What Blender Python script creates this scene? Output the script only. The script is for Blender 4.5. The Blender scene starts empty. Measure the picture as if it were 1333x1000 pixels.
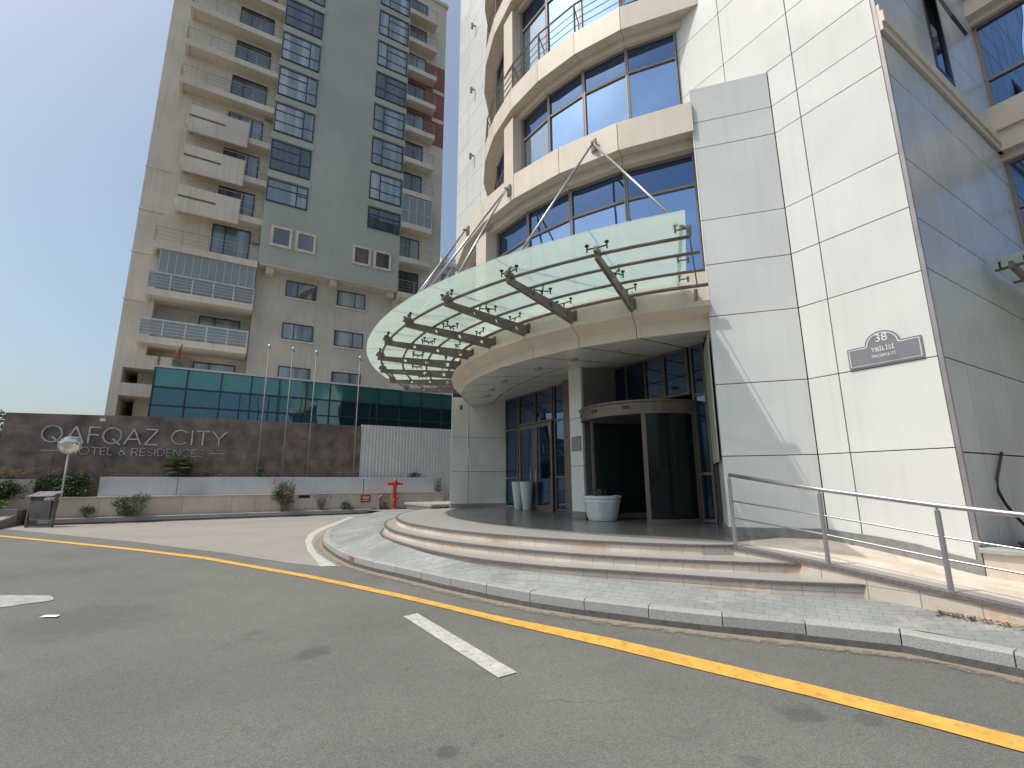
import bpy, bmesh, math, random
from mathutils import Vector, Matrix
random.seed(7)
sc = bpy.context.scene
COL = sc.collection
# ------------------------------------------------------------------ frames
AZ = math.radians(-31.3)
D1 = Vector((math.sin(AZ), math.cos(AZ)))        # along the hotel front wall
D2 = Vector((math.cos(AZ), -math.sin(AZ)))       # into the hotel, along the side wall
CO = Vector((5.92, 6.38))                        # foot of the hotel's street corner
def W(u, w, z=0.0):
    p = CO + D1*u + D2*w
    return Vector((p.x, p.y, z))
def X(x, y, z=0.0): return Vector((x, y, z))
# ------------------------------------------------------------------ materials
def new_mat(name):
    m = bpy.data.materials.new(name); m.use_nodes = True
    nt = m.node_tree; b = nt.nodes['Principled BSDF']
    return m, nt, b
def N(nt, t, **k):
    n = nt.nodes.new(t)
    for a, v in k.items():
        if a in n.inputs: n.inputs[a].default_value = v
        else: setattr(n, a, v)
    return n
def mat(name, col, rough=0.6, metal=0.0, var=0.12, scale=3.0, bump=0.0, bscale=40.0, streak=0.0, spec=0.5, col2=None, coat=0.0, detail=6.0, dirt=None, dirt_amt=0.0, dirt_scale=0.6, island=0.0, warp=0.0):
    m, nt, b = new_mat(name); L = nt.links
    tc = N(nt, 'ShaderNodeNewGeometry')
    n1 = N(nt, 'ShaderNodeTexNoise'); n1.inputs['Scale'].default_value = scale; n1.inputs['Detail'].default_value = detail
    L.new(tc.outputs['Position'], n1.inputs['Vector'])
    mx = N(nt, 'ShaderNodeMix'); mx.data_type = 'RGBA'
    c2 = col2 or tuple(c*(1-2*var) for c in col)
    c1 = tuple(min(1, c*(1+var*0.6)) for c in col)
    mx.inputs[6].default_value = (*c2, 1); mx.inputs[7].default_value = (*c1, 1)
    rp = N(nt, 'ShaderNodeMapRange'); rp.inputs['From Min'].default_value = 0.3; rp.inputs['From Max'].default_value = 0.7
    L.new(n1.outputs[0], rp.inputs[0]); L.new(rp.outputs[0], mx.inputs[0])
    out = mx.outputs[2]
    if streak > 0:       # vertical rain streaks
        mp = N(nt, 'ShaderNodeMapping'); mp.inputs['Scale'].default_value = (7, 7, 0.35)
        L.new(tc.outputs['Position'], mp.inputs[0])
        n2 = N(nt, 'ShaderNodeTexNoise'); n2.inputs['Scale'].default_value = 1.0; n2.inputs['Detail'].default_value = 5
        L.new(mp.outputs[0], n2.inputs['Vector'])
        r2 = N(nt, 'ShaderNodeMapRange'); r2.inputs['From Min'].default_value = 0.5; r2.inputs['From Max'].default_value = 0.8; r2.inputs['To Max'].default_value = streak
        L.new(n2.outputs[0], r2.inputs[0])
        m2 = N(nt, 'ShaderNodeMix'); m2.data_type = 'RGBA'
        m2.inputs[7].default_value = (*[c*0.45 for c in col], 1)
        L.new(r2.outputs[0], m2.inputs[0]); L.new(out, m2.inputs[6]); out = m2.outputs[2]
    if dirt_amt > 0:
        n3 = N(nt, 'ShaderNodeTexNoise'); n3.inputs['Scale'].default_value = dirt_scale; n3.inputs['Detail'].default_value = 9; n3.inputs['Roughness'].default_value = 0.65
        L.new(tc.outputs['Position'], n3.inputs['Vector'])
        r3 = N(nt, 'ShaderNodeMapRange'); r3.inputs['From Min'].default_value = 0.52; r3.inputs['From Max'].default_value = 0.68; r3.inputs['To Max'].default_value = dirt_amt
        L.new(n3.outputs[0], r3.inputs[0])
        m3 = N(nt, 'ShaderNodeMix'); m3.data_type = 'RGBA'; m3.inputs[7].default_value = (*(dirt or [c*0.4 for c in col]), 1)
        L.new(r3.outputs[0], m3.inputs[0]); L.new(out, m3.inputs[6]); out = m3.outputs[2]
    if island:
        ir = N(nt, 'ShaderNodeMapRange'); ir.inputs['To Min'].default_value = 1-island; ir.inputs['To Max'].default_value = 1+island*.4; L.new(tc.outputs['Random Per Island'], ir.inputs[0])
        ic = N(nt, 'ShaderNodeVectorMath'); ic.operation = 'SCALE'; L.new(out, ic.inputs[0]); L.new(ir.outputs[0], ic.inputs['Scale']); out = ic.outputs[0]
    if warp:
        wn_ = N(nt, 'ShaderNodeTexNoise'); wn_.inputs['Scale'].default_value = .9; wn_.inputs['Detail'].default_value = 1; L.new(tc.outputs['Position'], wn_.inputs['Vector'])
        wb = N(nt, 'ShaderNodeBump'); wb.inputs['Strength'].default_value = warp; wb.inputs['Distance'].default_value = 1.0; L.new(wn_.outputs[0], wb.inputs['Height']); L.new(wb.outputs[0], b.inputs['Normal'])
    L.new(out, b.inputs['Base Color'])
    b.inputs['Roughness'].default_value = rough; b.inputs['Metallic'].default_value = metal
    b.inputs['Specular IOR Level'].default_value = spec
    if coat: b.inputs['Coat Weight'].default_value = coat; b.inputs['Coat Roughness'].default_value = 0.08
    if bump > 0:
        nb = N(nt, 'ShaderNodeTexNoise'); nb.inputs['Scale'].default_value = bscale; nb.inputs['Detail'].default_value = 5
        L.new(tc.outputs['Position'], nb.inputs['Vector'])
        bp = N(nt, 'ShaderNodeBump'); bp.inputs['Strength'].default_value = bump; bp.inputs['Distance'].default_value = 0.01
        L.new(nb.outputs[0], bp.inputs['Height']); L.new(bp.outputs[0], b.inputs['Normal'])
    return m
def glass_mirror(name, tint, base, rough=0.03, wob=0.02, wscale=0.8, fac=0.5):
    """solar-control glazing: dark body with a tinted mirror film, slightly wavy"""
    m, nt, b = new_mat(name); L = nt.links
    b.inputs['Base Color'].default_value = (*base, 1); b.inputs['Roughness'].default_value = rough
    gl = N(nt, 'ShaderNodeBsdfGlossy'); gl.inputs['Color'].default_value = (*tint, 1); gl.inputs['Roughness'].default_value = rough
    lw = N(nt, 'ShaderNodeLayerWeight'); lw.inputs['Blend'].default_value = 0.35
    r = N(nt, 'ShaderNodeMapRange'); r.inputs['To Min'].default_value = fac; r.inputs['To Max'].default_value = min(1, fac+0.35)
    L.new(lw.outputs['Fresnel'], r.inputs[0])
    ms = N(nt, 'ShaderNodeMixShader'); L.new(r.outputs[0], ms.inputs[0]); L.new(b.outputs[0], ms.inputs[1]); L.new(gl.outputs[0], ms.inputs[2])
    g = N(nt, 'ShaderNodeNewGeometry'); nz = N(nt, 'ShaderNodeTexNoise'); nz.inputs['Scale'].default_value = wscale; nz.inputs['Detail'].default_value = 1
    L.new(g.outputs['Position'], nz.inputs['Vector'])
    bp = N(nt, 'ShaderNodeBump'); bp.inputs['Strength'].default_value = wob; bp.inputs['Distance'].default_value = 1.0
    L.new(nz.outputs[0], bp.inputs['Height']); L.new(bp.outputs[0], b.inputs['Normal']); L.new(bp.outputs[0], gl.inputs['Normal'])
    L.new(ms.outputs[0], nt.nodes['Material Output'].inputs[0])
    return m
def glass_clear(name, tint, tr=0.6, rough=0.02, body=(0.02,0.03,0.03)):
    m, nt, b = new_mat(name); L = nt.links
    b.inputs['Base Color'].default_value = (*body, 1); b.inputs['Roughness'].default_value = rough
    t = N(nt, 'ShaderNodeBsdfTransparent'); t.inputs[0].default_value = (*tint, 1)
    ms = N(nt, 'ShaderNodeMixShader'); ms.inputs[0].default_value = tr
    L.new(b.outputs[0], ms.inputs[1]); L.new(t.outputs[0], ms.inputs[2]); L.new(ms.outputs[0], nt.nodes['Material Output'].inputs[0])
    return m
def glass_frost(name):
    m, nt, b = new_mat(name); L = nt.links
    b.inputs['Base Color'].default_value = (0.62, 0.69, 0.66, 1); b.inputs['Roughness'].default_value = 0.12
    tl = N(nt, 'ShaderNodeBsdfTranslucent'); tl.inputs[0].default_value = (0.66, 0.75, 0.72, 1)
    g = N(nt, 'ShaderNodeNewGeometry'); nz = N(nt, 'ShaderNodeTexNoise'); nz.inputs['Scale'].default_value = 1.6; nz.inputs['Detail'].default_value = 7
    L.new(g.outputs['Position'], nz.inputs['Vector'])
    mr = N(nt, 'ShaderNodeMapRange'); mr.inputs['From Min'].default_value = .3; mr.inputs['From Max'].default_value = .7; mr.inputs['To Min'].default_value = .34; mr.inputs['To Max'].default_value = .50
    L.new(nz.outputs[0], mr.inputs[0])
    tr = N(nt, 'ShaderNodeBsdfTransparent'); tr.inputs[0].default_value = (0.84, 0.90, 0.86, 1)
    m1 = N(nt, 'ShaderNodeMixShader'); m1.inputs[0].default_value = 0.62
    L.new(b.outputs[0], m1.inputs[1]); L.new(tl.outputs[0], m1.inputs[2])
    m2 = N(nt, 'ShaderNodeMixShader'); L.new(mr.outputs[0], m2.inputs[0])
    L.new(m1.outputs[0], m2.inputs[1]); L.new(tr.outputs[0], m2.inputs[2]); L.new(m2.outputs[0], nt.nodes['Material Output'].inputs[0])
    return m
def leaf_mat(name, c1, c2):
    m, nt, b = new_mat(name); L = nt.links
    oi = N(nt, 'ShaderNodeNewGeometry'); r = N(nt, 'ShaderNodeMix'); r.data_type = 'RGBA'
    r.inputs[6].default_value = (*c1, 1); r.inputs[7].default_value = (*c2, 1)
    L.new(oi.outputs['Random Per Island'], r.inputs[0]); L.new(r.outputs[2], b.inputs['Base Color'])
    b.inputs['Roughness'].default_value = 0.55
    tl = N(nt, 'ShaderNodeBsdfTranslucent'); L.new(r.outputs[2], tl.inputs[0])
    ms = N(nt, 'ShaderNodeMixShader'); ms.inputs[0].default_value = 0.3
    L.new(b.outputs[0], ms.inputs[1]); L.new(tl.outputs[0], ms.inputs[2]); L.new(ms.outputs[0], nt.nodes['Material Output'].inputs[0])
    return m
def asphalt(name, col, lightc, patch=0.5):
    m, nt, b = new_mat(name); L = nt.links
    g = N(nt, 'ShaderNodeNewGeometry')
    big = N(nt, 'ShaderNodeTexNoise'); big.inputs['Scale'].default_value = 0.35; big.inputs['Detail'].default_value = 7; big.inputs['Roughness'].default_value = .6
    L.new(g.outputs['Position'], big.inputs['Vector'])
    mr = N(nt, 'ShaderNodeMapRange'); mr.inputs['From Min'].default_value = .35; mr.inputs['From Max'].default_value = .68; L.new(big.outputs[0], mr.inputs[0])
    mx = N(nt, 'ShaderNodeMix'); mx.data_type = 'RGBA'; mx.inputs[6].default_value = (*col, 1); mx.inputs[7].default_value = (*lightc, 1); L.new(mr.outputs[0], mx.inputs[0])
    # aggregate
    v = N(nt, 'ShaderNodeTexVoronoi'); v.inputs['Scale'].default_value = 140; L.new(g.outputs['Position'], v.inputs['Vector'])
    sp = N(nt, 'ShaderNodeSeparateColor'); L.new(v.outputs['Color'], sp.inputs[0])
    vr = N(nt, 'ShaderNodeMapRange'); vr.inputs['To Min'].default_value = 0.72; vr.inputs['To Max'].default_value = 1.30; L.new(sp.outputs[0], vr.inputs[0])
    mu = N(nt, 'ShaderNodeMix'); mu.data_type = 'RGBA'; mu.blend_type = 'MULTIPLY'; mu.inputs[0].default_value = 1
    cc = N(nt, 'ShaderNodeCombineColor')
    for i in range(3): L.new(vr.outputs[0], cc.inputs[i])
    L.new(mx.outputs[2], mu.inputs[6]); L.new(cc.outputs[0], mu.inputs[7])
    # oil and tar blots: sparse
    st = N(nt, 'ShaderNodeTexNoise'); st.inputs['Scale'].default_value = 1.5; st.inputs['Detail'].default_value = 8; st.inputs['Roughness'].default_value = .62
    L.new(g.outputs['Position'], st.inputs['Vector'])
    sr = N(nt, 'ShaderNodeMapRange'); sr.inputs['From Min'].default_value = .615; sr.inputs['From Max'].default_value = .70; sr.inputs['To Max'].default_value = patch; L.new(st.outputs[0], sr.inputs[0])
    m3 = N(nt, 'ShaderNodeMix'); m3.data_type = 'RGBA'; m3.inputs[7].default_value = (*[c*.45 for c in col], 1)
    L.new(sr.outputs[0], m3.inputs[0]); L.new(mu.outputs[2], m3.inputs[6])
    # small dark and light specks
    s2 = N(nt, 'ShaderNodeTexNoise'); s2.inputs['Scale'].default_value = 9; s2.inputs['Detail'].default_value = 3; L.new(g.outputs['Position'], s2.inputs['Vector'])
    s2r = N(nt, 'ShaderNodeMapRange'); s2r.inputs['From Min'].default_value = .70; s2r.inputs['From Max'].default_value = .76; s2r.inputs['To Max'].default_value = .6; L.new(s2.outputs[0], s2r.inputs[0])
    m4 = N(nt, 'ShaderNodeMix'); m4.data_type = 'RGBA'; m4.inputs[7].default_value = (*[c*.4 for c in col], 1)
    L.new(s2r.outputs[0], m4.inputs[0]); L.new(m3.outputs[2], m4.inputs[6])
    cur = m4.outputs[2]
    dn = N(nt, 'ShaderNodeTexNoise'); dn.inputs['Scale'].default_value = 5; dn.inputs['Detail'].default_value = 6; L.new(g.outputs['Position'], dn.inputs['Vector'])
    for (x, y, rr, am) in ((-1.96,5.07,.17,.42),(2.03,3.8,.15,.45),(2.42,3.66,.10,.35),(1.4,3.2,.07,.3),(2.6,3.0,.12,.3),(-5.2,6.3,.9,.18),(-.4,3.3,.07,.5),(.9,3.0,.06,.5),(-9,9,1.6,.15)):
        vm = N(nt, 'ShaderNodeVectorMath'); vm.operation = 'DISTANCE'; vm.inputs[1].default_value = (x, y, 0); L.new(g.outputs['Position'], vm.inputs[0])
        ad = N(nt, 'ShaderNodeMath'); ad.operation = 'MULTIPLY_ADD'; ad.inputs[1].default_value = rr*2.4; ad.inputs[2].default_value = -rr*1.2; L.new(dn.outputs[0], ad.inputs[0])
        sm = N(nt, 'ShaderNodeMath'); sm.operation = 'ADD'; L.new(vm.outputs['Value'], sm.inputs[0]); L.new(ad.outputs[0], sm.inputs[1])
        ms_ = N(nt, 'ShaderNodeMapRange'); ms_.inputs['From Min'].default_value = rr*.6; ms_.inputs['From Max'].default_value = rr*1.15; ms_.inputs['To Min'].default_value = am; ms_.inputs['To Max'].default_value = 0; L.new(sm.outputs[0], ms_.inputs[0])
        mm = N(nt, 'ShaderNodeMix'); mm.data_type = 'RGBA'; mm.inputs[7].default_value = (*[c*.4 for c in col], 1); L.new(ms_.outputs[0], mm.inputs[0]); L.new(cur, mm.inputs[6]); cur = mm.outputs[2]
    # hairline cracks
    cv = N(nt, 'ShaderNodeTexVoronoi'); cv.feature = 'DISTANCE_TO_EDGE'; cv.inputs['Scale'].default_value = .42
    dv = N(nt, 'ShaderNodeVectorMath'); dv.operation = 'MULTIPLY_ADD'; dv.inputs[1].default_value = (.35,.35,.35); L.new(dn.outputs['Color'], dv.inputs[0]); L.new(g.outputs['Position'], dv.inputs[2]); L.new(dv.outputs[0], cv.inputs['Vector'])
    cr = N(nt, 'ShaderNodeMapRange'); cr.inputs['From Min'].default_value = .001; cr.inputs['From Max'].default_value = .006; cr.inputs['To Min'].default_value = .5; cr.inputs['To Max'].default_value = 0; L.new(cv.outputs['Distance'], cr.inputs[0])
    gate = N(nt, 'ShaderNodeMapRange'); gate.inputs['From Min'].default_value = .5; gate.inputs['From Max'].default_value = .62; L.new(big.outputs[0], gate.inputs[0])
    cg = N(nt, 'ShaderNodeMath'); cg.operation = 'MULTIPLY'; L.new(cr.outputs[0], cg.inputs[0]); L.new(gate.outputs[0], cg.inputs[1])
    mc = N(nt, 'ShaderNodeMix'); mc.data_type = 'RGBA'; mc.inputs[7].default_value = (*[c*.35 for c in col], 1); L.new(cg.outputs[0], mc.inputs[0]); L.new(cur, mc.inputs[6]); cur = mc.outputs[2]
    L.new(cur, b.inputs['Base Color']); b.inputs['Roughness'].default_value = .85; b.inputs['Specular IOR Level'].default_value = .3
    bp = N(nt, 'ShaderNodeBump'); bp.inputs['Strength'].default_value = .5; bp.inputs['Distance'].default_value = .004
    L.new(v.outputs['Distance'], bp.inputs['Height']); L.new(bp.outputs[0], b.inputs['Normal'])
    return m
def brick_mat(name, c1, c2, mortar, bw, bh, msize, rot=0.0, uvz=False, rough=.7, bump=.4, stain=None):
    """uvz False: pattern on the ground plane; True: pattern from the mesh's UV map (metres)"""
    m, nt, b = new_mat(name); L = nt.links
    br = N(nt, 'ShaderNodeTexBrick'); br.inputs['Scale'].default_value = 1
    br.inputs['Color1'].default_value = (*c1, 1); br.inputs['Color2'].default_value = (*c2, 1); br.inputs['Mortar'].default_value = (*mortar, 1)
    br.inputs['Brick Width'].default_value = bw; br.inputs['Row Height'].default_value = bh; br.inputs['Mortar Size'].default_value = msize
    br.inputs['Bias'].default_value = -0.1
    g = N(nt, 'ShaderNodeNewGeometry')
    if uvz:
        u = N(nt, 'ShaderNodeUVMap'); L.new(u.outputs[0], br.inputs['Vector']); br.offset = 0.0
    else:
        mp = N(nt, 'ShaderNodeMapping'); mp.inputs['Rotation'].default_value = (0, 0, rot); L.new(g.outputs['Position'], mp.inputs[0]); L.new(mp.outputs[0], br.inputs['Vector'])
    nz = N(nt, 'ShaderNodeTexNoise'); nz.inputs['Scale'].default_value = 1.3; nz.inputs['Detail'].default_value = 8; L.new(g.outputs['Position'], nz.inputs['Vector'])
    r = N(nt, 'ShaderNodeMapRange'); r.inputs['From Min'].default_value = .35; r.inputs['From Max'].default_value = .7; r.inputs['To Min'].default_value = 1.1; r.inputs['To Max'].default_value = .78; L.new(nz.outputs[0], r.inputs[0])
    cc = N(nt, 'ShaderNodeCombineColor')
    for i in range(3): L.new(r.outputs[0], cc.inputs[i])
    mu = N(nt, 'ShaderNodeMix'); mu.data_type = 'RGBA'; mu.blend_type = 'MULTIPLY'; mu.inputs[0].default_value = 1
    L.new(br.outputs[0], mu.inputs[6]); L.new(cc.outputs[0], mu.inputs[7]); out = mu.outputs[2]
    if stain:
        n2 = N(nt, 'ShaderNodeTexNoise'); n2.inputs['Scale'].default_value = 1.1; n2.inputs['Detail'].default_value = 9; n2.inputs['Roughness'].default_value = .7
        L.new(g.outputs['Position'], n2.inputs['Vector'])
        r2 = N(nt, 'ShaderNodeMapRange'); r2.inputs['From Min'].default_value = .54; r2.inputs['From Max'].default_value = .64; r2.inputs['To Max'].default_value = .75; L.new(n2.outputs[0], r2.inputs[0])
        m2 = N(nt, 'ShaderNodeMix'); m2.data_type = 'RGBA'; m2.inputs[7].default_value = (*stain, 1)
        L.new(r2.outputs[0], m2.inputs[0]); L.new(out, m2.inputs[6]); out = m2.outputs[2]
    L.new(out, b.inputs['Base Color']); b.inputs['Roughness'].default_value = rough
    bp = N(nt, 'ShaderNodeBump'); bp.inputs['Strength'].default_value = bump; bp.inputs['Distance'].default_value = .004; bp.invert = True
    L.new(br.outputs[1], bp.inputs['Height']); L.new(bp.outputs[0], b.inputs['Normal'])
    return m
def curtain_mat(name, base, curt):
    """window pane with a net curtain or blind seen behind it: curtain folds with their own colour under a glossy pane"""
    m, nt, b = new_mat(name); L = nt.links
    g = N(nt, 'ShaderNodeNewGeometry')
    mp = N(nt, 'ShaderNodeMapping'); mp.inputs['Scale'].default_value = (1.1, 1.1, .06); L.new(g.outputs['Position'], mp.inputs[0])
    n = N(nt, 'ShaderNodeTexNoise'); n.inputs['Scale'].default_value = 1.0; n.inputs['Detail'].default_value = 2; L.new(mp.outputs[0], n.inputs['Vector'])
    r = N(nt, 'ShaderNodeMapRange'); r.inputs['From Min'].default_value = .40; r.inputs['From Max'].default_value = .58; L.new(n.outputs[0], r.inputs[0])
    mx = N(nt, 'ShaderNodeMix'); mx.data_type = 'RGBA'; mx.inputs[6].default_value = (*base, 1); mx.inputs[7].default_value = (*curt, 1); L.new(r.outputs[0], mx.inputs[0])
    L.new(mx.outputs[2], b.inputs['Base Color']); b.inputs['Roughness'].default_value = .5
    gl = N(nt, 'ShaderNodeBsdfGlossy'); gl.inputs['Roughness'].default_value = .03; gl.inputs['Color'].default_value = (.78, .84, .82, 1)
    lw = N(nt, 'ShaderNodeLayerWeight'); lw.inputs[0].default_value = .4
    rr = N(nt, 'ShaderNodeMapRange'); rr.inputs['To Min'].default_value = .10; rr.inputs['To Max'].default_value = .8; L.new(lw.outputs['Fresnel'], rr.inputs[0])
    ms = N(nt, 'ShaderNodeMixShader'); L.new(rr.outputs[0], ms.inputs[0]); L.new(b.outputs[0], ms.inputs[1]); L.new(gl.outputs[0], ms.inputs[2])
    L.new(ms.outputs[0], nt.nodes['Material Output'].inputs[0])
    return m
M = {}
M['asphalt'] = asphalt('asphalt_road', (.114,.115,.108), (.152,.153,.143), .28)
M['asphalt_light'] = asphalt('asphalt_lane', (.235,.222,.202), (.285,.27,.245), .22)
M['yellow'] = mat('road_paint_yellow', (.68,.385,.07), .6, var=.12, scale=5, bump=.3, bscale=120, dirt=(.20,.16,.09), dirt_amt=.65, dirt_scale=13)
M['white_line'] = mat('road_paint_white', (.50,.50,.48), .6, var=.14, scale=8, bump=.3, bscale=120, dirt=(.17,.17,.16), dirt_amt=.8, dirt_scale=22)
M['worn_line'] = mat('road_paint_worn', (.36,.36,.35), .7, var=.15, scale=8, dirt=(.17,.17,.165), dirt_amt=.8, dirt_scale=6)
M['kerb'] = mat('kerb_concrete', (.33,.335,.325), .8, var=.13, scale=60, bump=.4, bscale=90, dirt=(.22,.21,.19), dirt_amt=.3, dirt_scale=9, island=.12)
M['kerb_foot'] = mat('kerb_footing', (.105,.103,.10), .85, var=.15, scale=14, bump=.4, bscale=90)
M['kerb_joint'] = mat('kerb_joint', (.05,.05,.05), .9)
M['paver'] = brick_mat('grey_pavers', (.245,.262,.258), (.218,.238,.236), (.165,.17,.165), .20, .10, .005, rot=.5, stain=(.36,.34,.30))
M['granite'] = mat('granite_tread', (.36,.35,.335), .4, var=.16, scale=90, bump=.05, dirt=(.30,.28,.25), dirt_amt=.5, dirt_scale=1.5)
M['granite_dark'] = mat('polished_dark_granite', (.19,.185,.17), .24, var=.25, scale=60, dirt=(.075,.075,.07), dirt_amt=.8, dirt_scale=.9)
M['nosing'] = mat('worn_basalt_nosing', (.15,.132,.13), .5, var=.2, scale=30, bump=.1)
M['travertine'] = brick_mat('travertine_tiles', (.63,.565,.485), (.56,.495,.42), (.34,.28,.23), .30, .40, .004, uvz=True, rough=.6, bump=.2, stain=(.50,.30,.16))
M['ramp'] = brick_mat('travertine_paving', (.62,.56,.48), (.57,.51,.44), (.42,.36,.29), .6, .6, .004, rot=.546, rough=.6, bump=.2, stain=(.50,.40,.30))
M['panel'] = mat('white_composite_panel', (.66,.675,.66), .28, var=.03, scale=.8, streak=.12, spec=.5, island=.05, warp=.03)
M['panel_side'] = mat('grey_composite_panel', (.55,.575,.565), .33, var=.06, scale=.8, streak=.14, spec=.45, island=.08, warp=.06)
M['trim'] = mat('grey_corner_trim', (.33,.305,.32), .35, metal=.4)
M['joint'] = mat('dark_joint', (.05,.045,.04), .9)
M['beige'] = mat('beige_band_panel', (.66,.58,.485), .5, var=.05, scale=1.2, streak=.16)
M['soffit'] = mat('soffit_panel', (.66,.66,.63), .3, var=.03, scale=1)
M['plinth'] = mat('grey_stone_plinth', (.24,.24,.235), .4, var=.12, scale=10)
M['blue'] = glass_mirror('blue_mirror_glass', (.19,.36,.70), (.01,.03,.09), .015, .05, .55, .66)
M['blue_l'] = glass_mirror('blue_mirror_glass_lower', (.28,.46,.76), (.05,.10,.20), .015, .06, .5, .62)
M['blue_p'] = glass_mirror('pale_mirror_glass', (.40,.52,.66), (.12,.17,.20), .02, .06, .5, .55)
M['blue_t'] = glass_mirror('dark_transom_glass', (.11,.21,.42), (.01,.025,.06), .02, .05, .5, .55)
M['blue_dark'] = glass_mirror('entrance_glass', (.16,.30,.52), (.004,.010,.022), .015, .02, .6, .35)
M['teal'] = glass_mirror('teal_glass', (.13,.27,.33), (.008,.05,.062), .03, .05, .5, .42)
M['teal_strip'] = glass_mirror('teal_spandrel', (.18,.36,.36), (.05,.17,.17), .08, .05, .5, .35)
M['frame'] = mat('brown_window_frame', (.24,.20,.175), .4, metal=.3, var=.05)
M['bronze'] = mat('bronze_door_frame', (.17,.138,.112), .4, metal=.3, var=.05)
M['dark_frame'] = mat('dark_window_frame', (.03,.045,.06), .45)
M['steel'] = mat('stainless_steel', (.40,.40,.42), .36, metal=.8, var=.06, scale=6)
M['canopy_steel'] = mat('aged_canopy_steel', (.20,.165,.14), .5, metal=.2, var=.15, scale=4)
M['black'] = mat('black_fitting', (.03,.03,.03), .4)
M['frost'] = glass_frost('frosted_canopy_glass')
M['clear'] = glass_clear('revolving_door_glass', (.55,.62,.62), .62)
M['balc_glass'] = glass_clear('balcony_glass', (.70,.76,.76), .50, .08, (.50,.56,.57))
M['rail_thin'] = mat('thin_balcony_rail', (.40,.35,.29), .5)
M['rail_white'] = mat('white_balcony_rail', (.62,.63,.64), .4)
M['stucco'] = mat('beige_stucco', (.75,.665,.54), .9, var=.09, scale=.35, streak=.38, bump=.15, bscale=25)
M['stucco_low'] = mat('grey_beige_stucco', (.62,.555,.455), .9, var=.08, scale=.5, streak=.34, bump=.15, bscale=25)
M['stucco_white'] = mat('pale_balcony_wall', (.62,.63,.60), .9, var=.05)
M['green'] = mat('sage_green_stucco', (.485,.505,.43), .9, var=.09, scale=.18, streak=.16, bump=.1, bscale=25)
M['cream'] = mat('cream_window_surround', (.76,.68,.55), .8)
M['red'] = mat('terracotta_red_stucco', (.33,.125,.10), .9, var=.08)
M['slot'] = mat('brown_slot', (.20,.115,.07), .8)
M['pane_a'] = curtain_mat('pane_curtained', (.16,.20,.22), (.46,.50,.50))
M['pane_b'] = curtain_mat('pane_dark', (.025,.032,.032), (.09,.10,.10))
M['pane_c'] = curtain_mat('pane_blind', (.10,.13,.15), (.30,.34,.36))
M['sq_pane'] = curtain_mat('square_pane', (.07,.065,.065), (.16,.15,.15))
M['void'] = mat('dark_interior', (.015,.015,.015), .9)
M['sign_stone'] = mat('brown_stone_sign_wall', (.20,.152,.125), .5, var=.3, scale=1.6, dirt=(.115,.09,.075), dirt_amt=.7, dirt_scale=.9)
M['letters'] = mat('brushed_letter_metal', (.52,.52,.52), .45, metal=.2)
M['louvre'] = mat('grey_corrugated_panel', (.64,.64,.61), .5, metal=.2, var=.05)
M['white_wall'] = mat('pale_blue_grey_wall', (.50,.53,.56), .75, var=.05, scale=1, streak=.15)
M['planter_wall'] = mat('beige_stone_wall', (.60,.515,.43), .8, var=.10, scale=1.2, streak=.25)
M['soil'] = mat('dry_soil', (.22,.17,.12), .95, var=.3, scale=6, bump=.6, bscale=20)
M['pole'] = mat('flagpole_paint', (.25,.225,.19), .6, metal=.1)
M['hyd'] = mat('red_hydrant_paint', (.50,.035,.025), .4, var=.1)
M['red_sign'] = mat('red_sign_plate', (.40,.05,.045), .5)
M['white'] = mat('white_paint', (.78,.78,.76), .5, var=.04)
M['pot'] = mat('white_plastic_pot', (.66,.70,.71), .4, var=.06, scale=6, streak=.2)
M['vase'] = mat('white_ceramic_vase', (.50,.56,.56), .35, var=.05)
M['bin'] = mat('grey_bin_steel', (.16,.16,.165), .45, metal=.4, var=.15)
M['bin_top'] = mat('bin_roof_steel', (.62,.61,.66), .25, metal=.7)
M['plaque'] = mat('grey_address_plaque', (.24,.24,.26), .3, metal=.4, var=.08)
M['pt'] = mat('plaque_lettering', (.80,.80,.80), .4)
M['bark'] = mat('bark', (.16,.12,.09), .9)
M['leaf'] = leaf_mat('green_leaves', (.045,.085,.025), (.12,.17,.06))
M['leaf_dark'] = leaf_mat('dark_leaves', (.02,.045,.015), (.06,.10,.035))
M['leaf_grey'] = leaf_mat('rose_leaves', (.07,.10,.06), (.19,.21,.13))
M['leaf_dry'] = leaf_mat('dry_foliage', (.30,.19,.09), (.48,.34,.20))
M['petal'] = leaf_mat('red_petals', (.30,.02,.04), (.50,.05,.08))
M['rock'] = mat('dark_rubble', (.06,.065,.06), .8, var=.4, scale=8, bump=.6, bscale=12)
M['coping'] = mat('greenish_coping', (.36,.38,.34), .5, var=.1, scale=8)
M['mirror'] = glass_mirror('convex_mirror_face', (.86,.84,.80), (.3,.3,.3), .02, .0, 1, .85)
M['lamp'] = mat('downlight_trim', (.35,.33,.31), .4)
M['flag'] = mat('small_flag_cloth', (.42,.10,.05), .8, var=.2, scale=3)
M['flag2'] = mat('small_flag_green', (.06,.17,.09), .8)
M['red_paint'] = mat('red_kerb_paint', (.50,.12,.10), .8)
M['far_white'] = mat('far_white_render', (.62,.62,.60), .8, var=.05)
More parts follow.
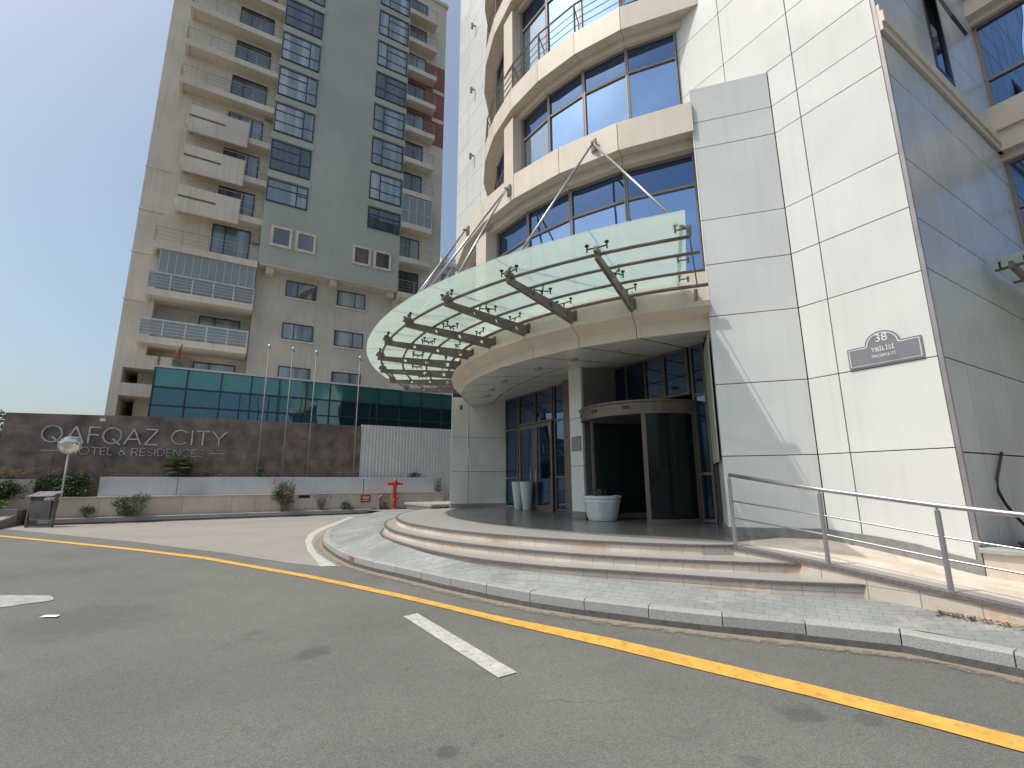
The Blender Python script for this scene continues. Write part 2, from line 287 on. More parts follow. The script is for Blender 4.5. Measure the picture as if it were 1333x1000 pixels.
# ------------------------------------------------------------------ mesh helpers
class MB:
    def __init__(s): s.v = []; s.f = []; s.uv = {}
    def add(s, vs, fs):
        o = len(s.v); s.v += [Vector(v) for v in vs]; s.f += [tuple(o+i for i in f) for f in fs]
    def prism(s, poly, z0, z1):
        """poly: list of (x,y) world or Vector; z0/z1 number or list per vertex"""
        n = len(poly)
        a = z0 if isinstance(z0, (list, tuple)) else [z0]*n
        b = z1 if isinstance(z1, (list, tuple)) else [z1]*n
        s.add([(p[0], p[1], a[i]) for i, p in enumerate(poly)] + [(p[0], p[1], b[i]) for i, p in enumerate(poly)],
              [tuple(range(n)), tuple(range(n, 2*n))] + [(i, (i+1) % n, n+(i+1) % n, n+i) for i in range(n)])
        return s
    def box(s, u0, u1, w0, w1, z0, z1):
        return s.prism([W(u0, w0), W(u1, w0), W(u1, w1), W(u0, w1)], z0, z1)
    def bar(s, p, q, wd, ht=None, up=Vector((0, 0, 1))):
        """rectangular bar from p to q"""
        p = Vector(p); q = Vector(q); ht = ht or wd; d = (q-p).normalized()
        if abs(d.dot(up)) > .98: up = Vector((D2.x, D2.y, 0))
        sx = d.cross(up).normalized()*wd/2; sy = sx.cross(d).normalized()*ht/2
        s.add([p-sx-sy, p+sx-sy, p+sx+sy, p-sx+sy, q-sx-sy, q+sx-sy, q+sx+sy, q-sx+sy],
              [(0,1,2,3),(4,5,6,7),(0,1,5,4),(1,2,6,5),(2,3,7,6),(3,0,4,7)]); return s
    def tube(s, pts, r, n=8, r2=None):
        pts = [Vector(p) for p in pts]; k = len(pts); o = len(s.v)
        for i, p in enumerate(pts):
            d = (pts[min(i+1, k-1)]-pts[max(i-1, 0)]).normalized()
            up = Vector((0, 0, 1)) if abs(d.z) < .95 else Vector((1, 0, 0))
            a = d.cross(up).normalized(); b = a.cross(d).normalized()
            rr = r if r2 is None else r+(r2-r)*i/(k-1)
            for j in range(n):
                t = 2*math.pi*j/n; s.v.append(p+a*math.cos(t)*rr+b*math.sin(t)*rr)
        for i in range(k-1):
            for j in range(n):
                s.f.append((o+i*n+j, o+i*n+(j+1) % n, o+(i+1)*n+(j+1) % n, o+(i+1)*n+j))
        s.f.append(tuple(o+j for j in range(n))); s.f.append(tuple(o+(k-1)*n+j for j in range(n))); return s
    def lathe(s, c, prof, n=20):
        """closed solid of revolution: prof [(r,z)...]"""
        o = len(s.v); k = len(prof)
        for r, z in prof:
            for j in range(n):
                t = 2*math.pi*j/n; s.v.append(Vector((c[0]+r*math.cos(t), c[1]+r*math.sin(t), z)))
        for i in range(k-1):
            for j in range(n): s.f.append((o+i*n+j, o+i*n+(j+1) % n, o+(i+1)*n+(j+1) % n, o+(i+1)*n+j))
        s.f.append(tuple(o+j for j in range(n))); s.f.append(tuple(o+(k-1)*n+j for j in range(n))); return s
    def sweep(s, prof, ths, cu=8.0, cw=4.9):
        """closed profile [(R,z)..] swept round the bulge's centre through angles (deg)"""
        o = len(s.v); k = len(prof)
        for t in ths:
            t = math.radians(t)
            for R, z in prof: s.v.append(W(cu-R*math.sin(t), cw-R*math.cos(t), z))
        for i in range(len(ths)-1):
            for j in range(k): s.f.append((o+i*k+j, o+i*k+(j+1) % k, o+(i+1)*k+(j+1) % k, o+(i+1)*k+j))
        s.f.append(tuple(o+j for j in range(k))); s.f.append(tuple(o+(len(ths)-1)*k+j for j in range(k))); return s
    def sheet(s, poly, z):
        n = len(poly); zz = z if isinstance(z, (list, tuple)) else [z]*n
        s.add([(p[0], p[1], zz[i]) for i, p in enumerate(poly)], [tuple(range(n))]); return s
def P(R, th, z=0.0, cu=8.0, cw=4.9):
    t = math.radians(th); return W(cu-R*math.sin(t), cw-R*math.cos(t), z)
def obj(name, mb, m, parent=None, smooth=False, bevel=0.0, kind=None, up=False, uvfun=None, label=None):
    me = bpy.data.meshes.new(name)
    org = parent_origin(parent)
    me.from_pydata([tuple(v-org) for v in mb.v], [], mb.f)
    bm = bmesh.new(); bm.from_mesh(me)
    if up:
        bmesh.ops.triangulate(bm, faces=[f for f in bm.faces if len(f.verts) > 4])
        for f in bm.faces:
            f.normal_update()
            if f.normal.z < 0: f.normal_flip()
    else: bmesh.ops.recalc_face_normals(bm, faces=bm.faces)
    if uvfun:
        l = bm.loops.layers.uv.new('UVMap')
        for f in bm.faces:
            for lp in f.loops: lp[l].uv = uvfun(lp.vert.co+org, f)
    bm.to_mesh(me); bm.free()
    if isinstance(m, (list, tuple)):
        for q in m: me.materials.append(q)
    else: me.materials.append(m)
    if smooth:
        for p in me.polygons: p.use_smooth = True
    o = bpy.data.objects.new(name, me); COL.objects.link(o)
    if parent: o.parent = parent
    if bevel:
        b = o.modifiers.new('bevel', 'BEVEL'); b.width = bevel; b.segments = 2; b.limit_method = 'ANGLE'
    if kind: o['kind'] = kind
    if label: o['label'] = label
    return o
def parent_origin(p):
    v = Vector((0, 0, 0))
    while p is not None: v += Vector(p.location); p = p.parent
    return v
def thing(name, loc, label, cat, group=None):
    o = bpy.data.objects.new(name, None); COL.objects.link(o); o.location = loc; o.empty_display_size = .3
    o['label'] = label; o['category'] = cat
    if group: o['group'] = group
    return o
def tag(o, label, cat, group=None):
    o['label'] = label; o['category'] = cat
    if group: o['group'] = group
    return o
def clone(root, loc, label=None):
    r = root.copy(); COL.objects.link(r); r.location = loc
    if label: r['label'] = label
    for ch in list(root.children):
        c = ch.copy(); COL.objects.link(c); c.parent = r
        for g in ch.children:
            d = g.copy(); COL.objects.link(d); d.parent = c
    return r
def cells(mb, A, B, us, zs, th=.03, gap=.014, zlow=None):
    """cladding cells on the vertical plane from plan point A to B (Vectors); us in metres from A; outward = left or right given by normal sign in th"""
    A = Vector(A[:2]); B = Vector(B[:2]); d = (B-A).normalized(); n = Vector((d.y, -d.x))
    for i in range(len(us)-1):
        for j in range(len(zs)-1):
            a, b = us[i]+gap/2, us[i+1]-gap/2; z0, z1 = zs[j]+gap/2, zs[j+1]-gap/2
            p0 = A+d*a; p1 = A+d*b; q0 = p0+n*th; q1 = p1+n*th
            e = random.uniform(0, .003); f_ = random.uniform(0, .003)
            p0 = p0+n*e; p1 = p1+n*f_
            mb.prism([p0, p1, q1, q0], z0, z1)
# =================================================================== CAMERA
cam_d = bpy.data.cameras.new('camera'); cam = bpy.data.objects.new('camera', cam_d); COL.objects.link(cam); sc.camera = cam
cam_d.sensor_width = 36; cam_d.lens = 36*623.5/1333; cam_d.clip_start = .05; cam_d.clip_end = 3000
th = math.radians(11.68); ro = math.radians(.33)
fw = Vector((0, math.cos(th), math.sin(th))); up0 = Vector((0, -math.sin(th), math.cos(th))); rt0 = Vector((1, 0, 0))
rt = rt0*math.cos(ro)-up0*math.sin(ro); upv = rt0*math.sin(ro)+up0*math.cos(ro)
R = Matrix((rt, upv, -fw)).transposed().to_4x4(); R.translation = Vector((0, 0, 1.6)); cam.matrix_world = R
# =================================================================== LIGHT
SAZ, SEL = 251.8, 62.0
world = bpy.data.worlds.new('World'); sc.world = world; world.use_nodes = True
nt = world.node_tree; bg = nt.nodes['Background']; sky = nt.nodes.new('ShaderNodeTexSky'); sky.sky_type = 'NISHITA'; sky.sun_disc = False
sky.sun_elevation = math.radians(SEL); sky.sun_rotation = math.radians(SAZ); sky.air_density = 1.0; sky.dust_density = 4.0; sky.ozone_density = 1.1; sky.altitude = 0
tint = nt.nodes.new('ShaderNodeMix'); tint.data_type = 'RGBA'; tint.blend_type = 'MULTIPLY'; tint.inputs[0].default_value = 1; tint.inputs[7].default_value = (.97,.99,.93,1); nt.links.new(sky.outputs[0], tint.inputs[6]); nt.links.new(tint.outputs[2], bg.inputs[0]); bg.inputs[1].default_value = .15
sd = bpy.data.lights.new('sun', 'SUN'); sd.energy = 2.75; sd.angle = math.radians(.55); sd.color = (1, .955, .88)
sun = bpy.data.objects.new('sun', sd); COL.objects.link(sun)
el = math.radians(SEL); az = math.radians(SAZ)
tosun = Vector((math.sin(az)*math.cos(el), math.cos(az)*math.cos(el), math.sin(el)))
sun.rotation_euler = tosun.to_track_quat('Z', 'Y').to_euler(); sun.location = (0, 0, 60)
sc.view_settings.view_transform = 'Standard'; sc.view_settings.look = 'None'; sc.view_settings.exposure = .25; sc.view_settings.gamma = 1
sc.render.engine = 'CYCLES'; sc.cycles.max_bounces = 8; sc.cycles.transparent_max_bounces = 16
# =================================================================== GROUND
mb = MB(); S = 900
mb.sheet([(-S, -S), (S, -S), (S, S), (-S, S)], 0)
obj('road', mb, M['asphalt'], kind='structure', up=True)
kerb = [(5.6,1.6),(5.2,2.5),(4.75,3.35),(4.21,4.3),(3.86,4.86),(3.39,5.09),(2.9,5.31),(2.29,5.56),(1.66,5.86),(1.01,6.2),(.32,6.64),(-.29,7.14),(-1.0,7.8),(-1.62,8.42),(-2.06,8.86),(-2.54,9.32),(-3.11,9.95),(-3.8,10.95),(-4.4,12.0),(-4.9,12.95),(-5.35,14.1),(-5.75,15.4),(-6.2,17.2),(-6.6,19.3),(-6.85,21.5),(-6.95,23.8),(-6.9,26.0)]
light = [(-80,50),(-40,29.8),(-19.56,18.98),(-15.69,16.94),(-11.15,14.54),(-8.46,12.92),(-6.86,12.0),(-6.0,11.38),(-4.7,10.5),(-3.79,9.99),(-3.3,10.02)] + kerb[17:] + [(-6.8,30),(-80,80)]
obj('side_lane', MB().sheet(light, .004), M['asphalt_light'], kind='structure', up=True)
def strip(a, b, z):
    mb = MB()
    for i in range(len(a)-1): mb.sheet([a[i], a[i+1], b[i+1], b[i]], z)
    return mb
yt = [(-40,28.2),(-25.5,20.9),(-17.08,16.55),(-14.2,15.15),(-9.6,12.85),(-6.96,11.38),(-3.74,9.16),(-1.75,7.62),(-.98,6.98),(-.27,6.38),(1.05,5.42),(1.75,4.81),(2.32,4.3),(2.88,3.76),(3.3,3.35),(3.9,2.7),(4.5,1.8),(5.0,.6)]
yb = [(-39.9,27.85),(-25.3,20.55),(-16.85,16.2),(-14.0,14.82),(-9.4,12.5),(-6.75,11.02),(-3.55,8.82),(-1.62,7.3),(-.87,6.68),(-.2,6.09),(.97,5.13),(1.64,4.54),(2.2,4.07),(2.73,3.58),(3.1,3.2),(3.68,2.55),(4.25,1.68),(4.73,.5)]
tag(obj('road_marking', strip(yt, yb, .008), M['yellow'], up=True), 'long yellow edge line curving across the asphalt', 'road marking')
tag(obj('road_marking', MB().sheet([(-1.35,6.33),(-1.2,6.46),(.03,4.53),(-.13,4.42)], .008), M['white_line'], up=True), 'short white dash on the asphalt below the yellow line', 'road marking')
ao = [(-8.1,24.5),(-7.6,21.5),(-7.12,18.2),(-6.6,16.1),(-5.9,14.2),(-5.0,12.25),(-3.8,9.98)]
ai = [(-7.8,24.4),(-7.28,21.3),(-6.8,18.0),(-6.3,15.9),(-5.6,13.9),(-4.68,11.95),(-3.5,10.02)]
tag(obj('road_marking', strip(ao, ai, .0085), M['white_line'], up=True), 'curved white line beside the round kerb', 'road marking')
bl = []
for k in range(26):
    t = 2*math.pi*k/26; r = 1+.06*math.sin(3*t)+.05*math.sin(7*t+1); bl.append((-7.35+.80*r*math.cos(t)*.95, 7.22+.42*r*math.sin(t)))
tag(obj('road_marking', MB().sheet(bl, .008), M['worn_line'], up=True), 'faded oval of old white paint on the asphalt at far left', 'road marking')
tag(obj('paper_scrap', MB().sheet([(-5.86,6.37),(-5.84,6.44),(-5.68,6.46),(-5.63,6.35)], [.012,.02,.014,.018]), M['white'], up=True), 'white scrap of paper lying on the asphalt near the faded paint', 'litter')
# kerb stones of the round island (one structure), joints every stone
KZ = .2
def offset(pts, d):
    out = []
    for i, p in enumerate(pts):
        a = Vector(pts[max(i-1, 0)]); b = Vector(pts[min(i+1, len(pts)-1)]); t = (b-a).normalized(); n = Vector((t.y, -t.x))
        out.append((p[0]+n.x*d, p[1]+n.y*d))
    return out
def resample(pts, step):
    out = [Vector(pts[0])]; acc = 0
    for i in range(len(pts)-1):
        a = Vector(pts[i]); b = Vector(pts[i+1]); L = (b-a).length; p = step-acc
        while p < L: out.append(a+(b-a)*p/L); p += step
        acc = (acc+L) % step if p-step != L else 0
        acc = L-(p-step)
    out.append(Vector(pts[-1])); return out
def kerb_run(pts, inward, z=KZ, step=.78, foot=True, w=.14, name='kerb'):
    mb = MB(); mf = MB(); st = resample(pts, step)
    inn = offset([tuple(p) for p in st], w*inward); lip = offset([tuple(p) for p in st], .022*inward)
    for i in range(len(st)-1):
        a, b, c, d = Vector(st[i]), Vector(st[i+1]), Vector(inn[i+1]), Vector(inn[i]); la, lb = Vector(lip[i]), Vector(lip[i+1])
        g = (b-a).normalized()*.005; a2, b2, c2, d2, la2, lb2 = a+g, b-g, c-g, d+g, la+g, lb-g
        zz = z+random.uniform(-.004, .004)
        vs = [(*a2, .07), (*b2, .07), (*b2, zz-.022), (*a2, zz-.022), (*la2, zz), (*lb2, zz), (*d2, zz), (*c2, zz), (*d2, 0), (*c2, 0), (*a2, -.0), (*b2, -.0)]
        mb.add(vs, [(0,1,2,3),(3,2,5,4),(4,5,7,6),(6,7,9,8),(0,3,4,6,8),(1,2,5,7,9),(0,1,9,8)])
        o = (inn[i][0]-st[i][0], inn[i][1]-st[i][1]); k = .035
        oa = a-Vector(o)*.05; ob = b-Vector(o)*.05
        mf.prism([oa, ob, Vector(inn[i+1])-Vector(o)*.2, Vector(inn[i])-Vector(o)*.2], .001, .075+random.uniform(-.004,.006))
    k1 = obj(name, mb, M['kerb'], kind='structure')
    k2 = obj(name+'_footing', mf, M['kerb_foot'], kind='structure')
    return inn
inner = kerb_run(kerb, 1)
def dust_mat():
    m, nt, b = new_mat('gutter_dust'); L = nt.links
    b.inputs['Roughness'].default_value = .95
    g = N(nt, 'ShaderNodeNewGeometry'); n = N(nt, 'ShaderNodeTexNoise'); n.inputs['Scale'].default_value = 9; n.inputs['Detail'].default_value = 9; n.inputs['Roughness'].default_value = .7; L.new(g.outputs['Position'], n.inputs['Vector'])
    u = N(nt, 'ShaderNodeUVMap'); sp = N(nt, 'ShaderNodeSeparateXYZ'); L.new(u.outputs[0], sp.inputs[0])
    a = N(nt, 'ShaderNodeMath'); a.operation = 'SUBTRACT'; L.new(n.outputs[0], a.inputs[0]); L.new(sp.outputs[1], a.inputs[1])
    r = N(nt, 'ShaderNodeMapRange'); r.inputs['From Min'].default_value = -.05; r.inputs['From Max'].default_value = .25; r.inputs['To Max'].default_value = .85; L.new(a.outputs[0], r.inputs[0])
    n2 = N(nt, 'ShaderNodeTexNoise'); n2.inputs['Scale'].default_value = 60; n2.inputs['Detail'].default_value = 4; L.new(g.outputs['Position'], n2.inputs['Vector'])
    mx = N(nt, 'ShaderNodeMix'); mx.data_type = 'RGBA'; mx.inputs[6].default_value = (.13,.11,.085,1); mx.inputs[7].default_value = (.38,.33,.26,1); L.new(n2.outputs[0], mx.inputs[0]); L.new(mx.outputs[2], b.inputs['Base Color'])
    t = N(nt, 'ShaderNodeBsdfTransparent'); ms = N(nt, 'ShaderNodeMixShader'); L.new(r.outputs[0], ms.inputs[0]); L.new(t.outputs[0], ms.inputs[1]); L.new(b.outputs[0], ms.inputs[2]); L.new(ms.outputs[0], nt.nodes['Material Output'].inputs[0])
    return m
M['dust'] = dust_mat()
def dust_strip(pts, d0, d1, z, name):
    a = offset(pts, d0); b = offset(pts, d1); me = bpy.data.meshes.new(name); vs = []; fs = []
    for p, q in zip(a, b): vs += [(p[0], p[1], z), (q[0], q[1], z)]
    for i in range(len(pts)-1): fs.append((2*i, 2*i+1, 2*i+3, 2*i+2))
    me.from_pydata(vs, [], fs); uv = me.uv_layers.new(name='UVMap')
    for l in me.loops: uv.data[l.index].uv = (l.vertex_index//2, 0 if l.vertex_index % 2 == 0 else 1)
    me.materials.append(M['dust']); o = bpy.data.objects.new(name, me); COL.objects.link(o); o['kind'] = 'stuff'; return o
dust_strip(kerb, -.0, -.42, .0115, 'gutter_dust')
# find which side is the island: left of travel (kerb goes right -> left/back); island lies to the right-hand/back side
# island pavers between kerb and steps
foot = [(-3.2,-1.93),(-2.0,-1.93),(-.75,-1.93),(.0,-1.93),(.52,-1.94),(1.17,-2.62),(1.91,-3.15),(2.69,-3.70),(3.52,-4.28),(4.7,-4.80),(5.9,-5.04),(7.5,-5.12),(8.75,-5.06),(9.7,-4.85),(10.7,-4.45),(11.7,-3.95),(12.9,-3.2),(14.2,-2.1),(15.3,-.8),(16.3,.2),(17.5,2.0)]
fz = [.27,.28,.285,.295,.295,.30,.31,.325,.34,.365,.39,.415,.43,.44,.445,.45,.45,.45,.45,.42,.36]
def lerp_poly(pts, n):
    pts = [Vector(p) for p in pts]; Ls = [0]
    for i in range(len(pts)-1): Ls.append(Ls[-1]+(pts[i+1]-pts[i]).length)
    out = []
    for k in range(n):
        t = Ls[-1]*k/(n-1)
        i = max(j for j in range(len(Ls)) if Ls[j] <= t+1e-9); i = min(i, len(pts)-2)
        f = (t-Ls[i])/(Ls[i+1]-Ls[i]) if Ls[i+1] > Ls[i] else 0
        out.append(pts[i]+(pts[i+1]-pts[i])*f)
    return out
NS = 70
io = lerp_poly(offset(kerb, .13), NS); ii = lerp_poly([(W(u, w).x, W(u, w).y, z) for (u, w), z in zip(foot, fz)], NS)
mb = MB()
for k in range(NS-1):
    a, b = io[k], io[k+1]; c, d = ii[k+1], ii[k]
    m1, m2 = (Vector((a.x, a.y))+Vector((d.x, d.y)))/2, (Vector((b.x, b.y))+Vector((c.x, c.y)))/2
    mb.add([(a.x, a.y, .192), (b.x, b.y, .192), (m2.x, m2.y, (.192+c.z)/2-.01), (m1.x, m1.y, (.192+d.z)/2-.01)], [(0,1,2,3)])
    mb.add([(m1.x, m1.y, (.192+d.z)/2-.01), (m2.x, m2.y, (.192+c.z)/2-.01), (c.x, c.y, c.z), (d.x, d.y, d.z)], [(0,1,2,3)])
obj('pavement', mb, M['paver'], kind='structure', up=True)
# rear pavement between the hotel's far corner and the planter walls
pr = [W(16.3,.2), W(17.5,2.0), Vector((-6.75,26.0,0)), W(24.85,-1.2), W(25.2,-1.2), W(25.2,9), W(16.3,9)]
obj('rear_pavement', MB().sheet([(p.x, p.y) for p in pr], .19), M['paver'], kind='structure', up=True)
# small red mark on the kerb
p0 = Vector((-3.02, 9.83)); dd = (Vector((-3.8,10.95))-Vector((-3.11,9.95))).normalized()
mb = MB()
for k in range(5):
    q = Vector((-3.19,10.06))+dd*(.055*k-.05); nn = Vector((-dd.y, dd.x))*.012
    mb.bar((q.x+nn.x, q.y+nn.y, .085+.02*(k % 2)), (q.x+nn.x+dd.x*.03, q.y+nn.y+dd.y*.03, .165), .012, .02)
tag(obj('kerb_scrawl', mb, M['red_paint']), 'small red painted scrawl on the face of the round kerb', 'marking')
# =================================================================== STEPS + PLATFORM
def arc(cu, cw, R, u_from, u_to, n=48):
    """front arc (towards -w) between two u values"""
    out = []
    a0 = math.asin(max(-1, min(1, (cu-u_from)/R))); a1 = math.asin(max(-1, min(1, (cu-u_to)/R)))
    for k in range(n):
        a = a0+(a1-a0)*k/(n-1); out.append((cu-R*math.sin(a), cw-R*math.cos(a)))
    return out
arc3 = arc(8.11, 4.11, 8.63, 2.12, 15.6); arc3 = [(2.12,-1.93)]+[p for p in arc3 if p[0] > 2.2]
arc2 = arc(7.87, 4.04, 8.93, 1.12, 14.2); arc2 = [(1.2,-1.93)]+[p for p in arc2 if p[0] > 1.3 ]
arc1p = [(.50,-1.93),(1.17,-2.60),(1.91,-3.13),(2.69,-3.68),(3.52,-4.26),(4.7,-4.78),(5.9,-5.02),(7.5,-5.10),(8.75,-5.04),(9.7,-4.83),(10.7,-4.43),(11.7,-3.9),(12.9,-3.15)]
def smooth_poly(pts, n=40):
    # Catmull-Rom
    out = []
    for i in range(len(pts)-1):
        p0 = Vector(pts[max(i-1, 0)]); p1 = Vector(pts[i]); p2 = Vector(pts[i+1]); p3 = Vector(pts[min(i+2, len(pts)-1)])
        for k in range(4):
            t = k/4; out.append(.5*((2*p1)+(p2-p0)*t+(2*p0-5*p1+4*p2-p3)*t*t+(3*p1-p0-3*p2+p3)*t*t*t))
    out.append(Vector(pts[-1])); return [(p.x, p.y) for p in out]
arc1 = smooth_poly(arc1p)
steps = thing('entrance_steps', W(8,0,.3), 'curved granite entrance steps with stained travertine risers and round platform', 'steps')
def uoff(pts, d):
    out = []
    for i, p in enumerate(pts):
        a = Vector(pts[max(i-1, 0)]); b = Vector(pts[min(i+1, len(pts)-1)]); t = (b-a).normalized(); n = Vector((-t.y, t.x))
        out.append((p[0]+n.x*d, p[1]+n.y*d))
    return out
def riser_uv(pts):
    def f(co, face):
        v = Vector((co.x-CO.x, co.y-CO.y)); u = v.dot(D1); w = v.dot(D2)
        a = math.atan2(8.0-u, 4.2-w); return (a*8.8, co.z*1.0+.05)
    return f
def step(pts, ztop, zbot, inner_pts, zt_mat=M['granite'], label=None, gap_extra=0):
    n = len(pts)
    # nosing slab 3.5cm, overhang 2cm ; tread ; riser
    edge = uoff(pts, 0); back = uoff(pts, .06); mbn = MB()
    rs = uoff(pts, .022); mbr = MB()
    for i in range(n-1):
        a, b, c, d = W(*edge[i]), W(*edge[i+1]), W(*back[i+1]), W(*back[i])
        mbn.prism([a, b, c, d], ztop-.036, ztop)
        a, b = W(*rs[i]), W(*rs[i+1]); c, d = W(*uoff(pts, .05)[i+1]), W(*uoff(pts, .05)[i])
        mbr.prism([a, b, c, d], zbot, ztop-.036)
    r = obj('riser', mbr, M['travertine'], steps, uvfun=riser_uv(pts))
    obj('nosing', mbn, M['nosing'], steps)
    return back
b1 = step(arc1, .445, .2, None); b2 = step(arc2, .575, .40, None); b3 = step(arc3, .715, .55, None)
def tread(outer, inner, z, name='tread', m=M['granite']):
    k = 60; a = lerp_poly(outer, k); b = lerp_poly(inner, k); mb = MB()
    for i in range(k-1):
        q = [W(*a[i]), W(*a[i+1]), W(*b[i+1]), W(*b[i])]; mb.prism(q, z-.06, z)
    return obj(name, mb, m, steps)
tread(b1, uoff(arc2, .1), .4445); tread(b2, uoff(arc3, .1), .5745)
# platform: light ring then dark polished field
field = [(2.3,-1.6),(2.62,-1.62),(3.47,-1.95),(4.34,-2.38),(5.35,-2.72),(6.82,-3.0),(8.3,-3.05),(9.55,-2.9),(11.3,-2.35),(12.6,-1.7),(13.6,-1.1),(14.2,-.4)]
field = smooth_poly(field)
tread(b3, [(p[0], p[1]) for p in field], .7145, 'platform_edge')
mb = MB(); poly = [W(*p) for p in field]+[W(14.2, 3.0), W(2.3, 3.0)]
mb.sheet([(p.x, p.y) for p in poly], .711)
obj('platform_floor', mb, M['granite_dark'], steps, up=True)
# chipped notch in a nosing and clutter dirt are in the material
# side cheek + ramp
ez = [(2.3,.715),(2.16,.70),(.89,.612),(.31,.555),(-.27,.495),(-.77,.44),(-2.0,.36),(-3.2,.30)]
wz = [(2.3,.71),(1.78,.70),(1.46,.655),(1.07,.60),(.63,.53),(0.0,.42),(-2.0,.34),(-3.2,.30)]
def interp(tab, u):
    for (a, za), (b, zb) in zip(tab, tab[1:]):
        if b <= u <= a: return za+(zb-za)*(a-u)/(a-b)
    return tab[-1][1] if u < tab[-1][0] else tab[0][1]
ramp = thing('access_ramp', W(0,-1,.3), 'sunlit travertine ramp rising beside the white wall', 'ramp')
us = [2.3-.25*i for i in range(23)]
mb = MB(); mn = MB(); mw = MB(); mg = MB()
for a, b in zip(us, us[1:]):
    za, zb, ya, yb_ = interp(ez, a), interp(ez, b), interp(wz, a), interp(wz, b)
    mb.add([W(a,-1.62,za-.002), W(b,-1.62,zb-.002), W(b,0.0,yb_-.002), W(a,0.0,ya-.002)], [(0,1,2,3)])
    for w0, w1, m_, dz in ((-1.95,-1.80,mn,.0),(-1.797,-1.623,mg,-.003)):
        mm = m_
        mm.prism([W(a,w0), W(b,w0), W(b,w1), W(a,w1)], [za-.045, zb-.045, zb-.045, za-.045], [za+dz, zb+dz, zb+dz, za+dz])
    mw.prism([W(a,-1.93), W(b,-1.93), W(b,-1.85), W(a,-1.85)], [.1, .1, .1, .1], [za-.045, zb-.045, zb-.045, za-.045])
obj('ramp_surface', mb, M['ramp'], ramp, up=True)
obj('edge_nosing', mn, M['nosing'], ramp); obj('edge_strip', mg, M['granite'], ramp)
obj('cheek_wall', mw, M['travertine'], ramp, uvfun=lambda co, f: ((Vector((co.x-CO.x, co.y-CO.y)).dot(D1))*.62, co.z*.8+.05))
mb = MB(); rnd = random.Random(9)
for k in range(260):
    u = -.15-rnd.random()**1.5*.75; w = -1.97-abs(rnd.gauss(0,.035)); p = W(u, w, .293+rnd.uniform(0,.02)); a = Vector((rnd.gauss(0,1), rnd.gauss(0,1), rnd.gauss(0,.3))).normalized(); b = a.cross(Vector((0,0,1))).normalized()+Vector((0,0,rnd.uniform(-.3,.3))); L_ = rnd.uniform(.008,.022)
    mb.add([p-a*L_, p+b*L_*.5, p+a*L_, p-b*L_*.5], [(0,1,2,3)])
M['leaf_litter'] = leaf_mat('brown_leaf_litter', (.10,.06,.03), (.30,.20,.11))
o = obj('leaf_litter', mb, M['leaf_litter'], kind='stuff'); o['label'] = 'brown dead leaves gathered against the foot of the ramp wall'; o['category'] = 'dead leaves'
mb = MB(); rnd = random.Random(19)
for k in range(500):
    i = rnd.randrange(2, len(kerb)-8); t = rnd.random(); a_ = Vector(kerb[i]).lerp(Vector(kerb[i+1]), t); n_ = (Vector(kerb[i+1])-Vector(kerb[i])).normalized(); n_ = Vector((n_.y, -n_.x))
    q = a_-n_*(.02+abs(rnd.gauss(0,.14))); r_ = rnd.uniform(.002,.0065)
    mb.add([(q.x-r_,q.y,.012),(q.x,q.y-r_,.012),(q.x+r_,q.y,.012),(q.x,q.y+r_,.012),(q.x,q.y,.012+r_)], [(0,1,4),(1,2,4),(2,3,4),(3,0,4)])
M['grit'] = mat('pale_grit', (.42,.38,.32), .9)
o = obj('grit', mb, M['grit'], kind='stuff'); o['label'] = 'pale grit scattered along the gutter of the round kerb'; o['category'] = 'grit'
# =================================================================== HOTEL
H = thing('hotel_building', W(8,6,.2), 'white panelled hotel block with curved bay of blue mirrored windows', 'building')
ZJ = [.2,2.03,3.29,4.56,5.57,6.48,8.04,8.62,9.40,10.32,11.64,12.55,13.65,14.9,15.75,16.95,18.1,18.9,20.1,21.2,22.35,23.3,24.3,25.4,26.7,27.8,29.2,31]
ZL = [z for z in ZJ if z <= 9.41]; ZH = [z for z in ZJ if z >= 9.39]
mb = MB()
cells(mb, W(0,0), W(20,0), [.045,1.31,1.785], ZL)
cells(mb, W(0,0), W(20,0), [.045,1.31,2.64,3.76], ZH)
obj('front_cladding', mb, M['panel'], H, bevel=.004)
mb = MB(); cells(mb, W(0,0), W(20,0), [12.95,13.85,15.15,16.3], ZH)
obj('front_cladding', mb, M['panel'], H, bevel=.004)
# angled pilasters, right and left of the entrance
E0 = (2.87,-.95); E1 = (14.05,-1.05)
mb = MB(); A = W(1.785,0); B = W(*E0); Lp = (Vector(B[:2])-Vector(A[:2])).length
cells(mb, A, B, [0,Lp], [.74]+ZL[1:])
B2 = W(4.45,1.0); L2 = (Vector(B2[:2])-Vector(B[:2])).length
cells(mb, B, B2, [0,L2*.5,L2], [.74]+ZL[1:4]+[4.84]); 
cells(mb, B, W(3.1,.0), [0,.97], [4.56]+ZL[4:])
obj('pilaster_cladding', mb, M['panel'], H, bevel=.004); mb = MB()
A = W(16.3,0); B = W(*E1)
cells(mb, B, A, [0,(Vector(A[:2])-Vector(B[:2])).length], [.74]+ZL[1:])
B2 = W(13.5,1.0); cells(mb, B2, B, [0,1.45,(Vector(B2[:2])-Vector(B[:2])).length], [.86]+[2.03,3.29,4.8])
obj('pilaster_cladding', mb, M['panel'], H, bevel=.004)
